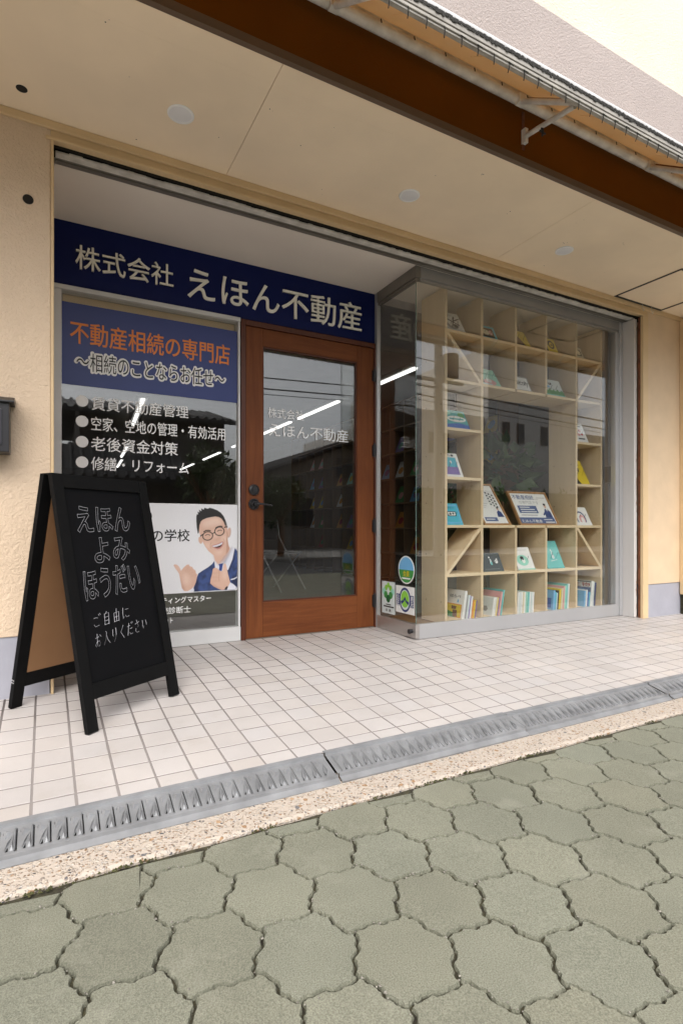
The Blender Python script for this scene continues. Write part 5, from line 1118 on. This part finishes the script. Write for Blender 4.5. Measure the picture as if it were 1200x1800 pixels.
# ------------------------------------------------------------------ things inside the shop
lit = emit('lit lamp tube', (1.0, 0.98, 0.94), 1.1)
def ceiling_lamp(x, y0, y1, lab, dx=0.0):
    r = empty('ceiling_lamp', (x, (y0+y1)/2, 2.452)); tag(r, lab, 'ceiling lamp', 'linear ceiling lamps inside the shop')
    L = (y1-y0)/2
    MB().prism([(-.075,-.001),(.075,-.001),(.05,-.028),(-.05,-.028)],'y',-L,L).build('housing', M['white_plastic'], r)
    MB().prism([(-.025,-.0285),(.025,-.0285),(.018,-.050),(-.018,-.050)],'y',-L+.01,L-.01).build('diffuser', lit, r)
    r.rotation_euler = (0,0,dx)
for k, (a, b) in enumerate(((4.72,5.95),(6.45,7.80),(8.08,9.50),(9.80,11.2),(12.1,13.6),(14.6,16.2))):
    ceiling_lamp(3.45, a, b, f'lit linear ceiling lamp, {W_[k]} from the front in the door side row')
for k, (x, a, b, dx) in enumerate(((1.20,7.55,9.6,-.07),(1.55,12.2,14.0,-.05),(1.72,14.6,16.4,-.05))):
    ceiling_lamp(x, a, b, f'lit linear ceiling lamp, {W_[k]} from the front in the window side row', dx)
wc = empty('wall_bookcase', (4.2, 6.8, 0)); tag(wc, 'tall brown bookcase along the right wall of the shop', 'bookcase')
y0, y1 = 4.15, 9.48
for k in range(17):
    y = y0 + k*(y1-y0)/16; local(MB().box(4.06,4.335,y-.01,y+.01,0.0,2.38), 'divider', M['ply_dark'], wc)
for k in range(8):
    z = .05 + k*.331
    g = MB()
    for q in range(16):
        a = y0 + q*(y1-y0)/16; g.box(4.06,4.335,a+.0102,a+(y1-y0)/16-.0102,z-.01,z+.01)
    local(g, 'shelf', M['ply_dark'], wc)
rnd = random.Random(31); cl_ = ['p_red','p_teal','p_yellow','p_green','p_white','p_sky','p_pink','p_orange','p_purple','p_mint']; cn = ['red','teal','yellow','green','white','sky blue','pink','orange','purple','mint']
rowname = ['floor','lowest','second','third','fourth','fifth']
used = set()
for q in range(14):
    for k in (1,2,3,4,5):
        if rnd.random() < .42 or q*5+k in used: continue
        i = rnd.randrange(10); y = y0 + (q+.5)*(y1-y0)/16; z = .061+k*.331
        r = empty('picture_book', (4.09, y, z), R(-90)); tag(r, f'dim {cn[i]} book on {rowname[k]} shelf of wall bookcase, bay {q+1} from the front', 'book', 'books on the wall bookcase')
        MB().box(-.09,.09,0,.012,0,.2+.04*rnd.random()).build('cover', M[cl_[i]], r, M=Matrix.Rotation(R(-22),4,'X'))
        MB().flat(ellipse(0,.1,.05,.05),-.001).build('cover_print', M[cl_[(i+3)%10]], r, M=Matrix.Rotation(R(-22),4,'X'))
# folding chair beyond the door glass
ch = empty('folding_chair', (2.38, 5.95, 0), R(25)); tag(ch, 'black folding chair with crossed silver legs seen through the door', 'chair')
MB().box(-.2,.2,-.2,.2,.42,.45).build('seat', M['black_metal'], ch, .008); MB().box(-.2,.2,.20,.225,.58,.80).build('backrest', M['black_metal'], ch, .008)
for s in (-1,1):
    MB().tube([(s*.205,-.24,0.005),(s*.205,.17,.60),(s*.205,.215,.82)],.011,8).build('leg', M['alu'], ch); MB().tube([(s*.19,.26,0.005),(s*.19,-.17,.43)],.011,8).build('leg', M['alu'], ch)
tb = empty('desk', (1.72, 6.6, 0)); tag(tb, 'white panelled desk deep inside the shop left of the folding chair', 'desk')
MB().box(-.62,.42,-.3,.3,.70,.73).build('tabletop', M['white_plastic'], tb, .003); MB().box(-.60,.40,-.27,-.25,.05,.699).build('apron_panel', M['white_plastic'], tb)
for sx in (-.58,.38): MB().box(sx-.02,sx+.02,-.24,.27,0,.6995).build('leg', M['alu'], tb)

def leaf_cluster(mb, rnd, c, r, n, size, mi=0, up=0.3, asp=0.45):
    for _ in range(n):
        d = Vector((rnd.gauss(0,1), rnd.gauss(0,1), rnd.gauss(0,1))).normalized()
        p = Vector(c) + Vector((d.x*r[0], d.y*r[1], d.z*r[2]))*rnd.random()**.45
        ax = (d + Vector((rnd.gauss(0,.6), rnd.gauss(0,.6), rnd.gauss(up,.6)))).normalized()
        sd_ = ax.cross(Vector((rnd.gauss(0,1), rnd.gauss(0,1), rnd.gauss(0,1)))).normalized()
        s = size*rnd.uniform(.6,1.3); nn = ax.cross(sd_)
        mb.add([p, p+ax*s*.4+sd_*s*asp*.5+nn*s*.05, p+ax*s, p+ax*s*.4-sd_*s*asp*.5+nn*s*.05], [(0,1,2,3)], mi)
def foliage_mat(name, a, b):
    return mat(name, a, 0.55, var=0.15, vscale=2.5, c2=b, spec=0.35)
M['leaf_dark'] = foliage_mat('dark indoor leaf', (0.045,0.085,0.028), (0.10,0.155,0.05))
M['leaf_tree'] = foliage_mat('garden leaf', (0.035,0.065,0.018), (0.075,0.11,0.03))
for x, y, hgt, lab, sd0 in ((3.14,3.72,1.16,'leafy potted plant behind the tall framed notice',1),(3.70,3.72,1.40,'taller potted plant behind the wide framed notice',2)):
    r = empty('potted_plant', (x,y,0)); tag(r, lab, 'plant', 'potted plants behind the bookcase'); rnd = random.Random(sd0)
    MB().tube([(0,0,0),(0,0,.30)],.12,24,0,True,.16).build('pot', M['p_grey'], r)
    MB().tube([(0,0,.30),(.02,0,.6),(-.01,.02,hgt-.15)],.014,8).build('stem', M['p_brown'], r)
    f = MB(); leaf_cluster(f, rnd, (0,0,hgt-.12), (.27,.22,.26), 90, .17, asp=.55); f.build('foliage', M['leaf_dark'], r)

# ------------------------------------------------------------------ across the street (seen only as reflections in the glass)
M['roof_tile'] = mat('dark roof tile', (0.030,0.030,0.033), 0.75, var=0.2, vscale=8, bump=0.5, bscale=25)
M['dark_wall'] = mat('brown house wall', (0.055,0.042,0.032), 0.8, var=0.15)
M['grey_wall'] = mat('grey house wall', (0.22,0.20,0.18), 0.8, var=0.1)
M['pale_wall'] = mat('pale rendered wall', (0.74,0.71,0.66), 0.8, var=0.06)
M['pane_dark'] = mat('dark window pane', (0.03,0.035,0.04), 0.1)
M['wire'] = mat('black cable', (0.02,0.02,0.02), 0.6)
def house(name, label, x0, x1, y0, y1, ze, zr, ridge, wall, wins):
    r = empty(name, ((x0+x1)/2, y1, -.2)); tag(r, label, 'house', 'houses across the street')
    cx, cy = (x0+x1)/2, (y0+y1)/2
    b = MB()
    if ridge == 'x':
        b.prism([(y0,-.2),(y1,-.2),(y1,ze),(cy,zr-.12),(y0,ze)],'x',x0,x1)
        rf = MB(); ov = .5
        for s, ye in ((1,y1),(-1,y0)):
            sl = (zr-ze)/abs(cy-ye); yo = ye+s*ov; zo = ze-sl*ov
            rf.prism([(cy,zr),(yo,zo),(yo,zo+.12),(cy,zr+.14)],'x',x0-.4,x1+.4)
        rows = MB()
        for k in range(int((x1-x0+.8)/.27)): 
            xx = x0-.4+.27*k; sl = (zr-ze)/abs(cy-y1); rows.tube([(xx,cy,zr+.16),(xx,y1+ov,ze-sl*ov+.14)],.06,6)
    else:
        b.prism([(x0,-.2),(x1,-.2),(x1,ze),(cx,zr-.12),(x0,ze)],'y',y0,y1)
        rf = MB(); ov = .6; rows = MB()
        for s, xe in ((1,x1),(-1,x0)):
            sl = (zr-ze)/abs(cx-xe); xo = xe+s*ov; zo = ze-sl*ov
            rf.prism([(cx,zr),(xo,zo),(xo,zo+.12),(cx,zr+.14)],'y',y0-.5,y1+.5)
            for k in range(int((y1-y0+1)/.3)): rows.tube([(cx,y0-.5+.3*k,zr+.16),(xo,y0-.5+.3*k,zo+.14)],.06,6)
    local(b,'wall',wall,r); local(rf,'roof',M['roof_tile'],r); local(rows,'tile_row',M['roof_tile'],r)
    for (a,c,d,e) in wins:
        f = local(MB().box(a-.05,c+.05,y1+.002,y1+.06,d-.05,e+.05),'window',M['grey_wall'],r)
        g = MB().box(a,c,y1+.062,y1+.07,d,e); g.build('pane',M['pane_dark'],f,M=Matrix.Translation(-Vector(r.location)))
    return r
house('tiled_house','dark house with long tiled roof across the street',0.9,5.3,-16.5,-11.3,4.25,4.95,'x',M['dark_wall'],[(1.6,2.8,2.9,3.7),(3.6,4.6,2.9,3.7)])
house('low_house','low tiled annexe in front of the dark house',0.2,3.2,-11.2,-9.6,2.35,2.95,'x',M['dark_wall'],[(.8,1.8,.8,1.8)])
house('gabled_house','grey gabled house across the street facing the shop',7.9,16.2,-24,-15.2,2.9,4.55,'y',M['grey_wall'],[(11.6,12.4,3.0,3.9),(9.2,10.4,.8,2.0),(13.4,14.8,.8,2.0)])
pb = empty('pale_building',(19,-16,-.2)); tag(pb,'pale flat roofed building across the street','building')
local(MB().box(14.9,19.0,-26,-14.6,-.2,6.2).box(19.001,25.5,-27,-14.3,-.2,9.6),'wall',M['pale_wall'],pb)
for x,z in ((15.6,4.2),(16.3,4.2),(19.9,5.0),(20.9,5.0),(22.6,5.0)):
    f = local(MB().box(x,x+.5,-14.29 if x>19 else -14.59,-14.25 if x>19 else -14.55,z,z+1.0),'window',M['grey_wall'],pb)
    MB().box(x+.05,x+.45,-14.249 if x>19 else -14.549,-14.24 if x>19 else -14.54,z+.05,z+.95).build('pane',M['pane_dark'],f,M=Matrix.Translation(-Vector(pb.location)))
hd = empty('garden_wall',(19,-12.5,-.2)); tag(hd,'dark garden wall in front of the pale building','wall')
local(MB().box(13.5,26,-12.7,-12.5,-.2,2.3),'panel',M['dark_wall'],hd); local(MB().box(13.45,26.05,-12.75,-12.45,2.301,2.38),'coping',M['roof_tile'],hd)
hedge = MB(); rnd = random.Random(9)
for k in range(40): leaf_cluster(hedge, rnd, (13.2+k*.32,-12.0,1.1+.3*math.sin(k)), (.4,.4,1.3), 60, .22)
tag(hedge.build('hedge', M['leaf_tree']), 'long leafy hedge in front of the garden wall across the street', 'hedge')
up_ = empty('utility_pole',(11.1,-8.2,-.25)); tag(up_,'concrete utility pole with transformer and cables across the street','utility pole')
local(MB().tube([(11.1,-8.2,-.25),(11.1,-8.2,8.5)],.17,16,0,True,.12),'post',M['concrete'],up_)
local(MB().disc((11.6,-8.2,5.6),(0,0,1),.26,.75,20),'transformer',M['grey_wall'],up_); local(MB().box(10.3,12.2,-8.35,-8.25,5.45,5.55),'crossarm',M['concrete'],up_)
wr = MB()
for z, y, r_ in ((6.15,-8.35,.014),(5.35,-8.5,.018),(5.25,-8.1,.010),(4.95,-8.2,.020),(4.8,-8.25,.010)):
    wr.tube([(-30+i*2.5, y, z - .5*(1-((i%16)/8-1)**2) ) for i in range(33)], r_, 6)
local(wr,'cable',M['wire'],up_)
def tree(x, y, h_, cr, lab, sd0):
    r = empty('garden_tree',(x,y,-.2)); tag(r,lab,'tree','trees across the street'); rnd = random.Random(sd0)
    t = MB(); t.tube([(0,0,0),(.05,0,h_*.35),(-.03,.05,h_*.6)],.12,10,0,True,.07)
    for k in range(5):
        a = k*1.3; t.tube([(0,0,h_*.42),(cr*.35*math.cos(a),cr*.35*math.sin(a),h_*.6),(cr*.7*math.cos(a),cr*.7*math.sin(a),h_*.78)],.05,7,0,True,.015)
    t.build('trunk',M['p_brown'],r); f = MB()
    for k in range(16):
        d = Vector((rnd.gauss(0,1),rnd.gauss(0,1),rnd.gauss(0,.8))).normalized(); leaf_cluster(f,rnd,(d.x*cr*.6,d.y*cr*.6,h_*.7+d.z*cr*.6),(cr*.42,cr*.42,cr*.34),130,.16)
    f.build('crown',M['leaf_tree'],r)
tree(3.9,-7.9,3.2,1.15,'bushy garden tree in front of the dark tiled house',1)
tree(6.6,-9.5,2.6,1.0,'smaller garden tree between the two houses across the street',2)
tree(-3.5,-10,5,2,'tall garden tree left of the tiled house',3)
house('left_house','brown house farther left across the street',-11,-2.2,-20,-12,4.8,6.4,'x',M['dark_wall'],[(-8,-6.5,1,2.2)])
house('far_house','grey house far along the street beyond the pale building',27,37,-25,-14,5,7,'x',M['grey_wall'],[(29,31,1,2.2)])
